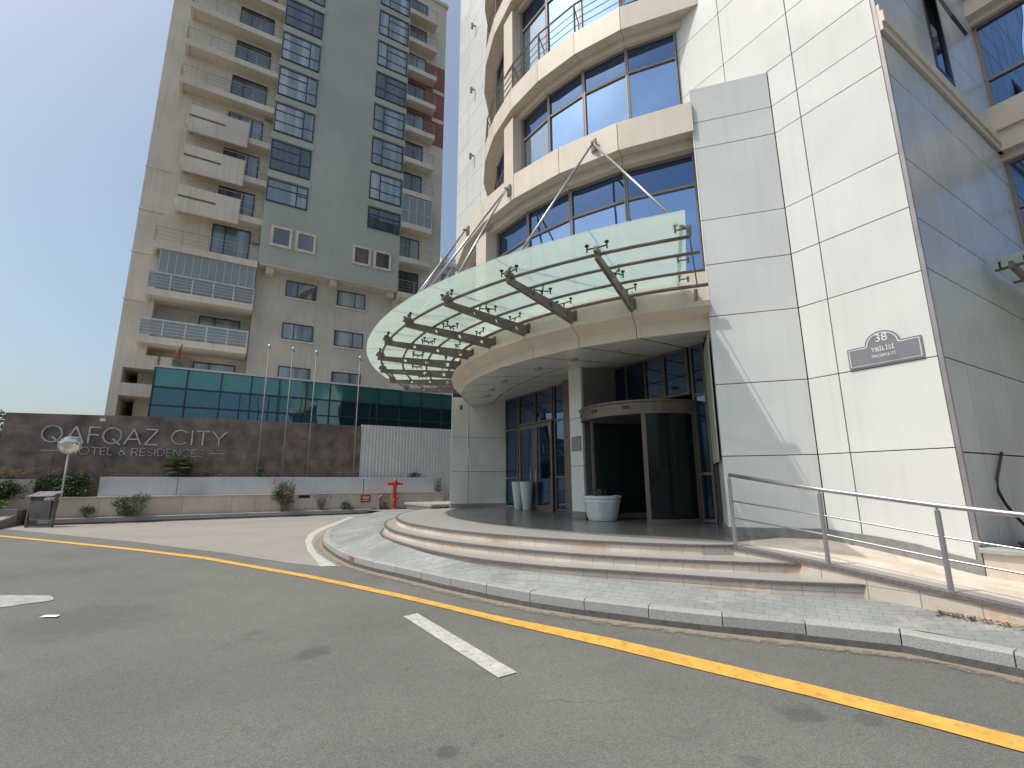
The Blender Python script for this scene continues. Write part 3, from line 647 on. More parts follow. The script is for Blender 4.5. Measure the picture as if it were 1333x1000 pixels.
# pilaster cores (dark joint backing + caps)
mb = MB()
def inset(poly, d=.025):
    c = sum((Vector(p[:2]) for p in poly), Vector((0,0)))/len(poly); return [Vector(p[:2])+(c-Vector(p[:2])).normalized()*d*1.6 for p in poly]
mb.prism(inset([W(1.8,.02), W(*E0), W(4.45,1.0), W(4.45,1.6), W(1.8,1.6)]), .5, 4.84)
mb.prism(inset([W(1.8,.02), W(*E0), W(3.4,.35), W(3.4,1.6), W(1.8,1.6)]), 4.84, 9.36)
mb.prism(inset([W(16.25,.03), W(*E1), W(13.5,1.0), W(13.5,1.6), W(16.25,1.6)]), .2, 4.7)
mb.prism(inset([W(16.25,.03), W(*E1), W(13.6,.3), W(13.6,1.6), W(16.25,1.6)]), 4.7, 9.36)
mb.box(.04,3.74,.03,6.3,.1,31); mb.box(12.97,16.27,.03,14,4.9,31); mb.box(13.62,16.27,1.0,14,.1,4.9); mb.box(3.7,13,1.9,14,4.9,31); mb.box(.04,3.7,6.3,14,.1,31)
obj('wall_core', mb, M['joint'], H)
mb = MB(); mb.prism([W(1.79,0), W(*E0), W(3.4,.3), W(3.4,.6), W(1.79,.6)], 9.365, 9.40); mb.prism([W(16.3,0), W(*E1), W(13.6,.3), W(13.6,.6), W(16.3,.6)], 9.365, 9.40)
obj('pilaster_cap', mb, M['panel'], H)
mb = MB(); mb.box(-.012,.04,-.012,.045,.35,31); mb.box(-.03,.0,-.03,.05,.8,.86)
obj('corner_trim', mb, M['trim'], H)
# plinths
mb = MB()
uu = [0,.3,.63,1.07,1.46,1.78]
zt = {0:.60,.3:.66,.63:.74,1.07:.80,1.46:.83,1.78:.86}
for a, b in zip(uu, uu[1:]):
    mb.prism([W(a,-.014), W(b,-.014), W(b,.02), W(a,.02)], [.3,.3,.3,.3], [zt[a],zt[b],zt[b],zt[a]])
dE = (Vector(W(*E0)[:2])-Vector(W(1.785,0)[:2])).normalized(); nE = Vector((dE.y,-dE.x))*.018
a_, b_ = Vector(W(1.785,0)[:2]), Vector(W(*E0)[:2]); mb.prism([a_+nE, b_+nE+dE*.01, b_-nE, a_-nE], .6, .86)
mb.prism([Vector(W(2.88,-.97)[:2]), Vector(W(4.45,.975)[:2]), Vector(W(4.45,1.02)[:2]), Vector(W(2.86,-.92)[:2])], .6, .86)
obj('plinth', mb, M['plinth'], H); mb = MB()
mb.prism([W(14.07,-1.08), W(13.47,1.0), W(13.52,1.0), W(14.1,-1.02)], .6, .86)
mb.prism([W(14.07,-1.08), W(16.32,-.02), W(16.32,.03), W(14.1,-1.02)], .2, .86)
obj('plinth', mb, M['plinth'], H)
mb = MB(); mb.box(14.3,17.0,-1.6,.6,.3,.78); mb.box(14.2,17.1,-1.7,.7,.78,.86)
obj('corner_step', mb, M['granite'], H)
# side wall (u = 0) with grey panels, string course and open window
ws = [.045,.86,1.72,2.58,3.44,4.3,5.16,5.95]
mb = MB(); zz = [.5,1.97,3.28,4.6,5.4,6.39,7.9,8.62]
def cells_side(mb, w0, w1, zs):
    for j in range(len(zs)-1):
        mb.box(-.0+random.uniform(-.002,.002), .035, w0+.011, w1-.011, zs[j]+.010, zs[j+1]-.010)
for a, b in zip(ws, ws[1:]): cells_side(mb, a, b, zz)
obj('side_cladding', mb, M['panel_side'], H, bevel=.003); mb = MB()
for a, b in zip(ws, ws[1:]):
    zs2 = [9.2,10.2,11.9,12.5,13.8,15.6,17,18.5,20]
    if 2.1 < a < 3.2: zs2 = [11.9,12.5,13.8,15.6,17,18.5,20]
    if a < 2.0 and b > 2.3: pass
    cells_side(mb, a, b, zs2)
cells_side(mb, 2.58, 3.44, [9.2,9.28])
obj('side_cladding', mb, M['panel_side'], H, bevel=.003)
mb = MB(); mb.box(-.09,.03,.0,5.95,8.80,9.0); mb.box(-.055,.03,.0,5.95,8.66,8.80); mb.box(-.05,.03,.0,5.95,9.0,9.14)
obj('string_course', mb, M['beige'], H)
wn = obj('window', MB().box(-.02,.05,2.58,2.66,9.28,11.9).box(-.02,.05,3.36,3.44,9.28,11.9).box(-.02,.05,2.66,3.36,9.28,9.36).box(-.02,.05,2.66,3.36,11.8,11.9), M['dark_frame'], H)
obj('pane', MB().box(.02,.04,2.66,3.36,9.36,10.5), M['blue_dark'], wn)
mb = MB(); mb.add([W(-.02,2.62,11.75), W(-.02,3.40,11.75), W(-.36,3.40,10.2), W(-.36,2.62,10.2), W(.02,2.62,11.78), W(.02,3.40,11.78), W(-.31,3.40,10.18), W(-.31,2.62,10.18)], [(0,1,2,3),(4,5,6,7),(0,1,5,4),(1,2,6,5),(2,3,7,6),(3,0,4,7)])
obj('open_sash', mb, M['dark_frame'], wn)
# right wing beyond the corner: glass face on w = 5.95
def wing_window(z0, z1, ztr, low=None):
    f = MB(); g = MB(); us_ = [0,-1.6,-3.2,-4.8,-6.4,-8]
    for a, b in zip(us_, us_[1:]):
        f.box(b,b+.07,5.90,5.99,z0,z1)
    f.box(-.07,0,5.90,5.99,z0,z1)
    for zc in [z0+.03, ztr, z1-.03]: f.box(-8,0,5.895,5.985,zc-.03,zc+.03)
    g.box(-8,0,5.95,5.97,z0,z1)
    w_ = obj('window', f, M['frame'], H); obj('pane', g, M['blue'], w_)
wing_window(5.65,8.5,7.4); wing_window(9.75,12.1,10.62); wing_window(13.6,16,14.4)
mb = MB()
for z in (8.5,12.1,16.0):
    mb.box(-8,0,5.78,6.0,z,z+.16); mb.box(-8,0,5.60,6.0,z+.16,z+.62); mb.box(-8,0,5.52,6.0,z+.62,z+1.22)
mb.box(-8,0,5.9,6.0,.2,5.65)
obj('wing_wall', mb, M['beige'], H)
obj('wing_core', MB().box(-8,0,6.0,14,.1,20), M['joint'], H)
# ---- curved bay
TB = [41.5,31.3,22.1,12.9,3.7,-5.3,-14.3,-23.3,-32.3,-41.5,-47]       # lower fascia facets, one per canopy rib
TW = [41.5,30.6,20.4,10.2,0,-10.2,-20.4,-30.6,-41.5]                  # window facets
def ring(prof, ths, name, m, gapd=.10, **k):
    mb = MB()
    for a, b in zip(ths, ths[1:]): mb.sweep(prof, [a-gapd/2, b+gapd/2])
    return obj(name, mb, m, H, **k)
ring([(7.62,4.36),(7.62,4.60),(7.92,4.74),(7.92,4.84),(7.72,4.84),(7.575,4.66),(7.575,4.36)], TB, 'fascia_band', M['beige'])
ring([(7.78,4.845),(7.78,5.46),(7.2,5.46),(7.2,4.845)], TB, 'fascia_band', M['beige'])
obj('band_core', MB().sweep([(7.74,4.9),(7.74,5.4),(7.0,5.4),(7.0,4.9)], TB).sweep([(7.60,4.7),(7.88,4.76),(7.88,4.82),(7.60,4.82)], TB), M['joint'], H)
def band(z, R, Rw, ths):
    ring([(R,z),(R,z+.66),(Rw-.3,z+.66),(Rw-.3,z+.05),(R-.30,z+.05)], ths, 'fascia_band', M['beige'])
    ring([(R-.30,z-.17),(R-.30,z+.045),(Rw-.3,z+.045),(Rw-.3,z-.17)], ths, 'fascia_band', M['beige'])
    obj('band_core', MB().sweep([(R-.03,z+.08),(R-.03,z+.62),(Rw-.2,z+.62),(Rw-.2,z+.08)], ths), M['joint'], H)
band(8.42, 7.85, 7.35, TW)
for z in (12.35,16.2,20.05,23.9): band(z, 6.95, 6.5, [45,30.6,20.4,10.2,0,-10.2,-20.4,-30.6,-45])
def bay_windows(z0, z1, Rw, ths, skip):
    for a, b in zip(ths, ths[1:]):
        f = MB(); g = MB(); p = P(Rw, a); q = P(Rw, b); d = (q-p).normalized(); L_ = (q-p).length; n = Vector((d.y, -d.x, 0))
        if n.dot(P(Rw+1,(a+b)/2)-P(Rw,(a+b)/2)) < 0: n = -n
        def bx(mb, s0, s1, y0, y1, t0, t1):
            mb.prism([p+d*s0+n*t0, p+d*s1+n*t0, p+d*s1+n*t1, p+d*s0+n*t1], y0, y1)
        bx(f, 0,.035,z0,z1,-.03,.05); bx(f, L_-.035,L_,z0,z1,-.03,.05)
        for zc in (z0+.03, z1-.72, z1-.03): bx(f, .035,L_-.035,zc-.028,zc+.028,-.03,.035)
        bx(g, .02,L_-.02,z0,z1-.72,-.02,-.005); g2 = MB(); bx(g2, .02,L_-.02,z1-.72,z1,-.02,-.005)
        w_ = obj('window', f, M['frame'], H); obj('pane', g, M['blue_p'] if (a+b)/2 < 12 else M['blue_l'], w_); obj('transom_pane', g2, M['blue_t'], w_)
bay_windows(5.46,8.25,7.35,TW,None); bay_windows(9.08,12.18,6.5,[40.8,30.6,20.4,10.2,0,-10.2,-20.4,-30.6,-40.8],None)
bay_windows(13.01,16.03,6.5,[40.8,30.6,20.4,10.2,0,-10.2,-20.4,-30.6,-40.8],None); bay_windows(16.86,19.88,6.5,[40.8,30.6,20.4,10.2,0,-10.2,-20.4,-30.6,-40.8],None)
# pier in the middle of the bay
for z0, z1, R, Rb in ((5.46,8.25,7.72,7.1),(9.08,12.17,6.85,6.3),(13.01,16.02,6.85,6.3),(16.86,19.87,6.85,6.3)):
    mb = MB(); mb.prism([P(R,-.5), P(R,-5.2), P(Rb,-5.2), P(Rb,-.5)], z0, z1)
    obj('pier', mb, M['beige'], H, bevel=.006)
# balcony rails on upper bands
for z in (13.01,16.86,20.71):
    mb = MB(); R = 6.88; ths = [42,30.6,20.4,10.2,0,-10.2,-20.4,-30.6,-42]
    for zz_, r in ((z+.95,.026),(z+.68,.011),(z+.46,.011),(z+.24,.011)):
        mb.tube([P(R,t,zz_) for t in ths], r, 6)
    for t in [38,30.6,20.4,10.2,0,-10.2,-20.4,-30.6,-38]:
        mb.bar(P(R,t,z-.1), P(R,t,z+.95), .03, .05)
        mb.bar(P(R,t,z+.9), P(R-.22,t,z+.55), .025)
        mb.bar(P(R-.22,t,z+.55), P(R-.2,t,z), .025)
    obj('balcony_railing', mb, M['frame'], H)
# ---- entrance recess: soffit, glazing, piers, doors
mb = MB(); inn = [(4.35,1.05),(5.0,1.05),(6.0,1.05),(6.9,1.05),(7.7,1.05),(8.5,1.05),(9.5,1.05),(10.4,1.05),(11.4,1.05),(12.6,1.05),(13.6,1.05)]
tb2 = TB; mj = MB()
for i in range(len(tb2)-1):
    a, b = tb2[i], tb2[i+1]; pa, pb = P(7.6,a,4.37), P(7.6,b,4.37)
    ia, ib = W(*inn[i],4.78), W(*inn[i+1],4.78)
    ma, m_b = pa.lerp(ia,.5), pb.lerp(ib,.5)
    for q in ([pa,pb,m_b,ma],[ma,m_b,ib,ia]):
        A_, B_, C_, D_ = q; gu = .034/(A_-B_).length; gv = .034/(A_-D_).length
        bil = lambda x, y: A_.lerp(B_, x).lerp(D_.lerp(C_, x), y)
        qq = [bil(gu,gv), bil(1-gu,gv), bil(1-gu,1-gv), bil(gu,1-gv)]; t_ = Vector((0,0,.010))
        mb.add(qq+[v+t_ for v in qq], [(0,1,2,3),(4,5,6,7),(0,1,5,4),(1,2,6,5),(2,3,7,6),(3,0,4,7)])
    t0, t1 = Vector((0,0,.026)), Vector((0,0,.06))
    for q in ([pa,pb,m_b,ma],[ma,m_b,ib,ia]):
        mj.add([v+t0 for v in q]+[v+t1 for v in q], [(0,1,2,3),(4,5,6,7),(0,1,5,4),(1,2,6,5),(2,3,7,6),(3,0,4,7)])
sf = obj('soffit', mb, M['soffit'], H); obj('soffit_backing', mj, M['joint'], sf)
for u, w in ((5.3,-.95),(6.35,-1.35),(7.5,-1.6),(9.3,-1.55),(10.6,-1.25),(11.7,-.8)):
    wo = 4.9-math.sqrt(7.6**2-(u-8)**2); zc = 4.37+.41*(w-wo)/(1.05-wo)-.03
    c = W(u, w); obj('downlight', MB().lathe((c.x, c.y), [(.06,zc-.02),(.105,zc-.02),(.11,zc),(.11,zc+.06),(.04,zc+.06)], 16), M['lamp'], H, smooth=False)
def glaz(u0, u1, z0, z1, muls, trs, name='window', fm=M['bronze'], t=.05, wp=1.0, gm=None):
    f = MB(); g = MB()
    for u in muls: f.box(u-t/2,u+t/2,wp-.05,wp+.05,z0,z1)
    for z, (a, b) in trs: f.box(a,b,wp-.045,wp+.045,z-.03,z+.03)
    g.box(u0,u1,wp-.006,wp+.006,z0,z1)
    w_ = obj(name, f, fm, H); obj('pane', g, gm or M['blue_dark'], w_); return w_
FL = .715
glaz(12.58,13.48,FL,4.77,[13.45,12.6],[(3.55,(12.63,13.42)),(1.78,(12.63,13.42)),(FL+.05,(12.63,13.42)),(4.74,(12.63,13.42))])
glaz(10.38,12.55,3.62,4.77,[12.5,11.43,10.42],[(3.66,(10.45,12.47)),(4.74,(10.45,12.47))])
glaz(9.3,10.35,FL,4.77,[10.3,9.4],[(3.6,(9.43,10.27)),(1.78,(9.43,10.27)),(FL+.05,(9.43,10.27)),(4.74,(9.43,10.27))])
glaz(4.4,4.85,FL,4.77,[4.83,4.5],[(3.58,(4.53,4.8)),(1.78,(4.53,4.8)),(FL+.05,(4.53,4.8)),(4.74,(4.53,4.8))])
glaz(4.85,8.75,3.62,4.77,[8.6,7.78,6.97,6.28,5.65,4.95],[(3.66,(4.98,8.57)),(4.74,(4.98,8.57))])
# double doors
for a, b, hs in ((10.44,11.41,11.28),(11.44,12.48,11.57)):
    f = MB(); f.box(a,a+.1,.93,1.0,FL,3.6); f.box(b-.1,b,.93,1.0,FL,3.6); f.box(a+.1,b-.1,.93,1.0,3.48,3.6); f.box(a+.1,b-.1,.93,1.0,FL,.86)
    dr = obj('entrance_door', f, M['bronze'], H)
    obj('pane', MB().box(a+.1,b-.1,.955,.97,.86,3.48), M['blue_dark'], dr)
    hd = MB(); hd.tube([W(hs,.84,1.35), W(hs,.84,2.15)], .018); hd.bar(W(hs,.84,1.42), W(hs,.95,1.42), .02); hd.bar(W(hs,.84,2.08), W(hs,.95,2.08), .02)
    obj('handle', hd, M['steel'], dr, smooth=True)
# white pier between the doors
mb = MB()
for z0, z1 in ((.86,2.03),(2.03,3.29),(3.29,4.72)): mb.box(7.40,7.92,-.28,-.2,z0+.006,z1-.006)
obj('entrance_pier', mb, M['panel'], H, bevel=.004)
obj('entrance_pier_core', MB().box(7.42,7.90,-.2,1.0,.7,4.74).box(7.38,7.94,-.29,-.19,.7,.86), M['plinth'], H)
obj('pier_return', MB().box(7.92,9.35,.6,1.02,.72,4.75), M['bronze'], H)
# lobby box so the glass looks into a dark room
mb = MB(); mb.box(4.3,13.5,4.4,4.5,.7,4.8); mb.box(4.3,4.4,1.1,4.4,.7,4.8); mb.box(13.45,13.55,1.1,4.4,.7,4.8); mb.box(4.3,13.5,1.1,4.5,4.8,4.88); mb.box(4.3,13.5,2.9,4.5,.66,.705)
M['lobby'] = mat('lobby_wall', (.22,.19,.15), .5)
obj('lobby', mb, M['lobby'], H)
obj('lobby_column', MB().lathe(W(5.6,3.3)[:2], [(.28,.71),(.28,4.8)], 20), M['soffit'], H)
obj('lobby_desk', MB().box(5.9,8.4,3.5,4.0,.71,1.75), M['stucco_white'], H)
# revolving door
rc = (6.45, 1.0); RR = 1.58
def RP(r, a, z): # angle from -w axis toward +u
    a = math.radians(a); return W(rc[0]+r*math.sin(a), rc[1]-r*math.cos(a), z)
def rring(prof, a0, a1, n=24):
    mb = MB(); o = 0; k = len(prof)
    for i in range(n+1):
        a = a0+(a1-a0)*i/n
        for r, z in prof: mb.v.append(RP(r, a, z))
    for i in range(n):
        for j in range(k): mb.f.append((i*k+j, i*k+(j+1) % k, (i+1)*k+(j+1) % k, (i+1)*k+j))
    mb.f.append(tuple(range(k))); mb.f.append(tuple(n*k+j for j in range(k))); return mb
rd = obj('revolving_door', rring([(RR+.05,3.14),(RR+.05,3.40),(RR+.09,3.42),(RR+.09,3.46),(.02,3.5),(.02,3.14)], -100, 100), M['bronze'], H)
obj('drum_base', rring([(RR+.03,.713),(RR+.03,.80),(RR-.06,.80),(RR-.06,.713)], -96, -43), M['bronze'], rd)
obj('curved_pane', rring([(RR-.005,.80),(RR-.005,3.2),(RR-.02,3.2),(RR-.02,.80)], -96, -43), M['clear'], rd)
obj('curved_pane', rring([(RR-.005,.80),(RR-.005,3.2),(RR-.02,3.2),(RR-.02,.80)], 50, 92), M['clear'], rd)
for a in (-43, 49, -88):
    obj('drum_post', MB().prism([RP(RR-.05,a-1.7,0), RP(RR-.05,a+1.7,0), RP(RR+.03,a+1.7,0), RP(RR+.03,a-1.7,0)], .713, 3.2), M['bronze'], rd)
# mullion standing at the mouth, seen in the middle of the drum
mb = MB()
for a in (20,110,200,290):
    mb.prism([RP(.04,a-30,0), RP(.04,a+30,0), RP(RR-.12,a+1.1,0), RP(RR-.12,a-1.1,0)], 3.08, 3.18)
    mb.prism([RP(.04,a-30,0), RP(.04,a+30,0), RP(RR-.12,a+1.1,0), RP(RR-.12,a-1.1,0)], .74, .86)
    mb.prism([RP(RR-.18,a-1.1,0), RP(RR-.18,a+1.1,0), RP(RR-.12,a+1.1,0), RP(RR-.12,a-1.1,0)], .86, 3.08)
mb.lathe(RP(0,0,0)[:2], [(.05,.74),(.05,3.18)], 10)
wg = obj('wing_frame', mb, M['bronze'], rd)
mb = MB()
for a in (20,110,200,290): mb.prism([RP(.05,a-8,0), RP(.05,a+8,0), RP(RR-.18,a+.2,0), RP(RR-.18,a-.2,0)], .86, 3.08)
obj('wing_pane', mb, M['clear'], rd)
mb = MB()
for a, wd in ((30,5),(2,7),(-30,6)):
    mb.prism([RP(RR+.045,a-wd/2,0), RP(RR+.045,a+wd/2,0), RP(RR+.065,a+wd/2,0), RP(RR+.065,a-wd/2,0)], 3.27, 3.34)
obj('door_sensor', mb, M['black'], rd)
# inner wall panel beside revolving door
# security camera + small fittings
mb = MB(); mb.lathe(W(13.85,-.75)[:2], [(.03,4.5),(.05,4.45),(.05,4.34),(.02,4.3)], 10); obj('dome_camera', mb, M['black'], H)
for z in (22.7,19.17,15.74):
    mb = MB(); mb.bar(W(14.53,-.16,z+.1), W(14.53,0,z+.1), .05); mb.bar(W(14.53,-.18,z-.12), W(14.53,-.18,z+.16), .09); obj('wall_lamp', mb, M['frame'], H)
# =================================================================== GLASS CANOPY
K = thing('glass_canopy', P(9,0,4.8), 'frosted glass canopy on brown steel ribs curving round the hotel bay', 'canopy')
TR = [31.3,22.1,12.9,3.7,-5.3,-14.3,-23.3,-32.3,-41.3]
def rib(a):
    Ri, Ro = 7.80, 10.1; mb = MB(); r = P(1,a)-P(0,a); r.normalize(); t = Vector((-r.y, r.x, 0))*.03
    zb = lambda R_: 4.80+(R_-Ri)/(Ro-Ri)*.15
    zt_ = 5.06
    holes = [8.15, 8.75, 9.35]
    # plate built of segments around octagonal openings
    def quad(pts):
        a_ = [P(R_,a,z)+t for R_, z in pts]; b_ = [P(R_,a,z)-t for R_, z in pts]; n = len(pts)
        mb.add(a_+b_, [tuple(range(n)), tuple(range(n,2*n))]+[(i,(i+1)%n,n+(i+1)%n,n+i) for i in range(n)])
    cur = Ri
    for h, hr in zip(holes, (.062,.052,.042)):
        zc = (zb(h)+zt_)/2
        quad([(cur,zb(cur)),(h-hr,zb(h-hr)),(h-hr,zt_),(cur,zt_)])
        n = 8
        ptsl = [(h+hr*math.cos(math.pi*k/n), zc+hr*math.sin(math.pi*k/n)) for k in range(n+1)]   # right->left over the top
        for k in range(n):
            (x1,y1),(x2,y2) = ptsl[k], ptsl[k+1]
            quad([(x1,y1),(x2,y2),(x2,zt_),(x1,zt_)])
            quad([(x1,2*zc-y1),(x2,2*zc-y2),(x2,zb(x2)),(x1,zb(x1))])
        cur = h+hr
    quad([(cur,zb(cur)),(Ro,zb(Ro)),(Ro,zt_),(cur,zt_)])
    quad([(Ro-.2,zt_),(Ro+.06,zt_),(Ro+.02,zt_+.10),(Ro-.16,zt_+.10)])
    q = obj('rib', mb, M['canopy_steel'], K)
    # foot plate
    f = MB(); f.bar(P(7.785,a,4.72), P(7.785,a,5.12), .12, .05); obj('foot_plate', f, M['canopy_steel'], q)
    def spider(R_, two=True):
        s = MB()
        c = P(R_,a,5.10)
        s.tube([c, P(R_,a,5.17)], .018, 6)
        offs = [(-.13,-.10),(-.13,.10),(.13,-.10),(.13,.10)] if two else [(0,-.16),(0,.16)]
        for dr, dt in offs:
            e = P(R_+dr,a,5.17)+Vector((-r.y, r.x, 0))*dt
            s.tube([P(R_,a,5.16), e], .012, 6)
            s.tube([e-Vector((0,0,.055)), e+Vector((0,0,.05))], .013, 6)
            s.tube([e+Vector((0,0,.045)), e+Vector((0,0,.068))], .034, 8)
        obj('glass_spider', s, M['black'], q)
    spider(10.05, False); spider(9.0); spider(8.2, False)
for a in TR: rib(a)
gl = 5.255
ths = [38.8]+TR; edges = [7.80, 9.0, 10.42]
for i in range(len(ths)-1):
    mb = MB()
    for r0, r1 in zip(edges, edges[1:]):
        mb.sweep([(r0+.006,gl),(r1-.006,gl),(r1-.006,gl+.018),(r0+.006,gl+.018)], [ths[i]-.06, (ths[i]+ths[i+1])/2, ths[i+1]+.06])
    obj('glass_panel', mb, M['frost'], K)
for R_, z in ((10.0,5.07),(9.4,5.09),(8.7,5.09),(8.0,5.10)):
    t0 = 39.0 if R_ > 9.9 else {9.4:39.9, 8.7:40.6, 8.0:41.3}[R_]
    pts = [P(R_, t0-(t0+41.3)*k/36, z) for k in range(37)]
    obj('ring_tube', MB().tube(pts, .028 if R_ > 8.1 else .036, 8), M['canopy_steel'], K, smooth=True)
# end spider fittings at the right edge
s = MB()
for R_ in (10.05,9.0,8.2):
    c = P(R_,38.9,5.12); s.tube([c, P(R_,38.9,5.22)], .02, 6); s.tube([P(R_,38.9,5.18), P(R_,37.9,5.18)], .012, 6)
    for zz_ in (5.14,): s.tube([P(R_,37.9,5.14), P(R_,37.9,5.30)], .014, 6); s.tube([P(R_,37.9,5.285), P(R_,37.9,5.305)], .036, 8)
s.bar(P(10.05,39,5.05), P(10.05,39,5.22), .04); s.bar(P(7.83,39.8,4.75), P(7.83,39.8,5.1), .05); s.tube([P(10.0,39,5.07), P(8.0,40,5.09)], .012, 6)
obj('edge_fitting', s, M['canopy_steel'], K)
for ta, tt in ((26.8,(38.6,22.1)),(8.9,(12.9,3.7)),(-7.8,(-5.3,-14.3)),(-26,(-23.3,-32.3))):
    mb = MB(); A_ = P(7.93,ta,8.74)
    for t_ in tt: mb.tube([A_, P(10.05,t_,5.2)], .025, 8)
    rod = obj('tie_rod', mb, M['steel'], K, smooth=True)
    f = MB(); f.bar(P(7.86,ta,8.6), P(7.86,ta,8.86), .16, .03); f.tube([P(7.86,ta,8.74), P(7.99,ta,8.74)], .03, 8); obj('anchor', f, M['frame'], rod)
# small canopy over the side door
k2 = thing('side_canopy', W(-1.5,4.2,5.2), 'small green glass canopy on steel beams at the right edge', 'canopy')
mb = MB(); mb.box(-3.2,-.06,2.55,5.88,5.26,5.28); obj('glass_panel', mb, M['frost'], k2)
mb = MB()
for u in (-.35,-1.6,-2.9): mb.bar(W(u,2.65,5.14), W(u,5.89,4.75), .06, .12); mb.tube([W(u,3.0,5.3), W(u,5.89,6.4)], .015, 6)
for w in (2.9,3.9,4.9): mb.tube([W(-3.1,w,5.18), W(-.1,w,5.18)], .025, 6)
obj('beam', mb, M['canopy_steel'], k2)
for u, w in ((-.2,2.75),(-.5,2.75),(-1.45,2.75)): obj('glass_fitting', MB().tube([W(u,w,5.14), W(u,w,5.34)], .016, 6).tube([W(u,w,5.31), W(u,w,5.335)], .038, 8), M['black'], k2)
# =================================================================== RAILING ON RAMP
rl = thing('ramp_handrail', W(.5,-1.87,.5), 'stainless steel handrail with three rails along the ramp', 'handrail')
rw = -1.87
tops = [(2.14,1.70),(.9,1.50),(-.25,1.345),(-1.45,1.22),(-2.6,1.12)]
mid = [(2.14,1.325),(.9,1.185),(-.25,1.03),(-1.45,.90),(-2.6,.80)]
low = [(2.14,1.09),(.9,.955),(-.25,.805),(-1.45,.68),(-2.6,.58)]
obj('top_rail', MB().tube([W(u,rw,z) for u, z in tops], .027, 12), M['steel'], rl, smooth=True)
obj('middle_rail', MB().tube([W(u,rw,z) for u, z in mid], .011, 8), M['steel'], rl, smooth=True)
obj('lower_rail', MB().tube([W(u,rw,z) for u, z in low], .011, 8), M['steel'], rl, smooth=True)
for u, z in tops[:4]:
    mb = MB().tube([W(u,rw,interp(ez,u)-.01), W(u,rw,z-.05)], .026, 12); mb.tube([W(u,rw,z-.05), W(u,rw,z)], .012, 8); mb.tube([W(u,rw,interp(ez,u)-.002), W(u,rw,interp(ez,u)+.006)], .045, 12)
    obj('post', mb, M['steel'], rl, smooth=False)
# =================================================================== ADDRESS PLAQUE
pq = thing('address_plaque', W(.66,-.02,3.3), 'grey address plaque with arched top reading 38 on the white wall', 'plaque')
def plate(off, mat_, d=0.0, e=0.0, nm='plate'):
    pts = [(.18+e,3.31+e),(1.13-e,3.31+e),(1.13-e,3.63-e)]
    c = (.655,3.63); r = .225-e
    pts += [(.655+r+.02,3.63-e)]
    for k in range(13):
        a = math.pi*k/12; pts.append((c[0]+r*math.cos(a), c[1]-e*.3+r*.86*math.sin(a)))
    pts += [(.655-r-.02,3.63-e),(.18+e,3.63-e)]
    mb = MB(); n = len(pts)
    mb.add([W(u,-off-d,z) for u, z in pts]+[W(u,-off,z) for u, z in pts], [tuple(range(n)), tuple(range(n,2*n))]+[(i,(i+1)%n,n+(i+1)%n,n+i) for i in range(n)])
    return obj(nm, mb, mat_, pq)
plate(.004, M['plaque'], .022)
plate(.027, M['pt'], .0015, .022, 'border_line'); plate(.0295, M['plaque'], .0015, .032, 'plate_face')
def text_obj(body, size, centre_u, z, w, m, parent, serif=False, ext=.002, name='lettering', sx=1.0, bold=0.0):
    cu = bpy.data.curves.new(name, 'FONT'); cu.body = body; cu.size = size; cu.align_x = 'CENTER'; cu.extrude = ext; cu.offset = bold
    o = bpy.data.objects.new(name, cu); COL.objects.link(o)
    bpy.context.view_layer.update()
    dg = bpy.context.evaluated_depsgraph_get(); me = bpy.data.meshes.new_from_object(o.evaluated_get(dg))
    COL.objects.unlink(o); bpy.data.objects.remove(o)
    me.name = name; me.materials.clear(); me.materials.append(m)
    # local x runs towards the reader's right (towards -u), y up, z out of the wall
    ex = -Vector((D1.x, D1.y, 0)); ey = Vector((0,0,1)); ez_ = -Vector((D2.x, D2.y, 0))
    org = W(centre_u, w, z)-parent_origin(parent)
    for v in me.vertices:
        c = v.co.copy(); v.co = org+ex*c.x*sx+ey*c.y+ez_*c.z
    o2 = bpy.data.objects.new(name, me); COL.objects.link(o2); o2.parent = parent; return o2
text_obj('38', .17, .655, 3.66, -.033, M['pt'], pq, sx=1.0)
text_obj('TBİLİSİ', .088, .655, 3.515, -.033, M['pt'], pq, sx=1.0)
text_obj('PROSPEKTİ', .066, .655, 3.42, -.033, M['pt'], pq, sx=.92)
# plates by the entrance
tag(obj('wall_plate', MB().box(7.46,7.84,-.305,-.282,2.42,2.80), M['plaque']), 'small dark square plate on the white pier between the doors', 'plate')
mb = MB(); a_, b_ = Vector(W(2.98,-.83)[:2]), Vector(W(3.75,.10)[:2]); dn = (b_-a_).normalized(); nn = Vector((dn.y,-dn.x))
if nn.dot(Vector(W(5,-1)[:2])-a_) < 0: nn = -nn
mb.prism([a_+nn*.03, b_+nn*.05, b_+nn*.07, a_+nn*.05], 1.95, 4.25)
tag(obj('wall_panel', mb, M['coping']), 'tall tarnished metal panel hung on the return wall beside the revolving door', 'panel')
mb = MB(); mb.tube([W(4.0,.35,.9), W(3.98,.32,1.5), W(4.05,.4,1.9)], .012, 6); tag(obj('hanging_cable', mb, M['black']), 'thin cable hanging beside the revolving door', 'cable')
mb = MB(); mb.tube([W(13.9,-.42,4.3), W(13.88,-.45,3.2), W(13.85,-.35,2.3), W(13.84,-.25,2.1), W(13.8,-.1,2.2), W(13.8,-.1,2.6)], .009, 6); tag(obj('hanging_cable', mb, M['vase']), 'pale cable looped on the shaded pilaster left of the entrance', 'cable')
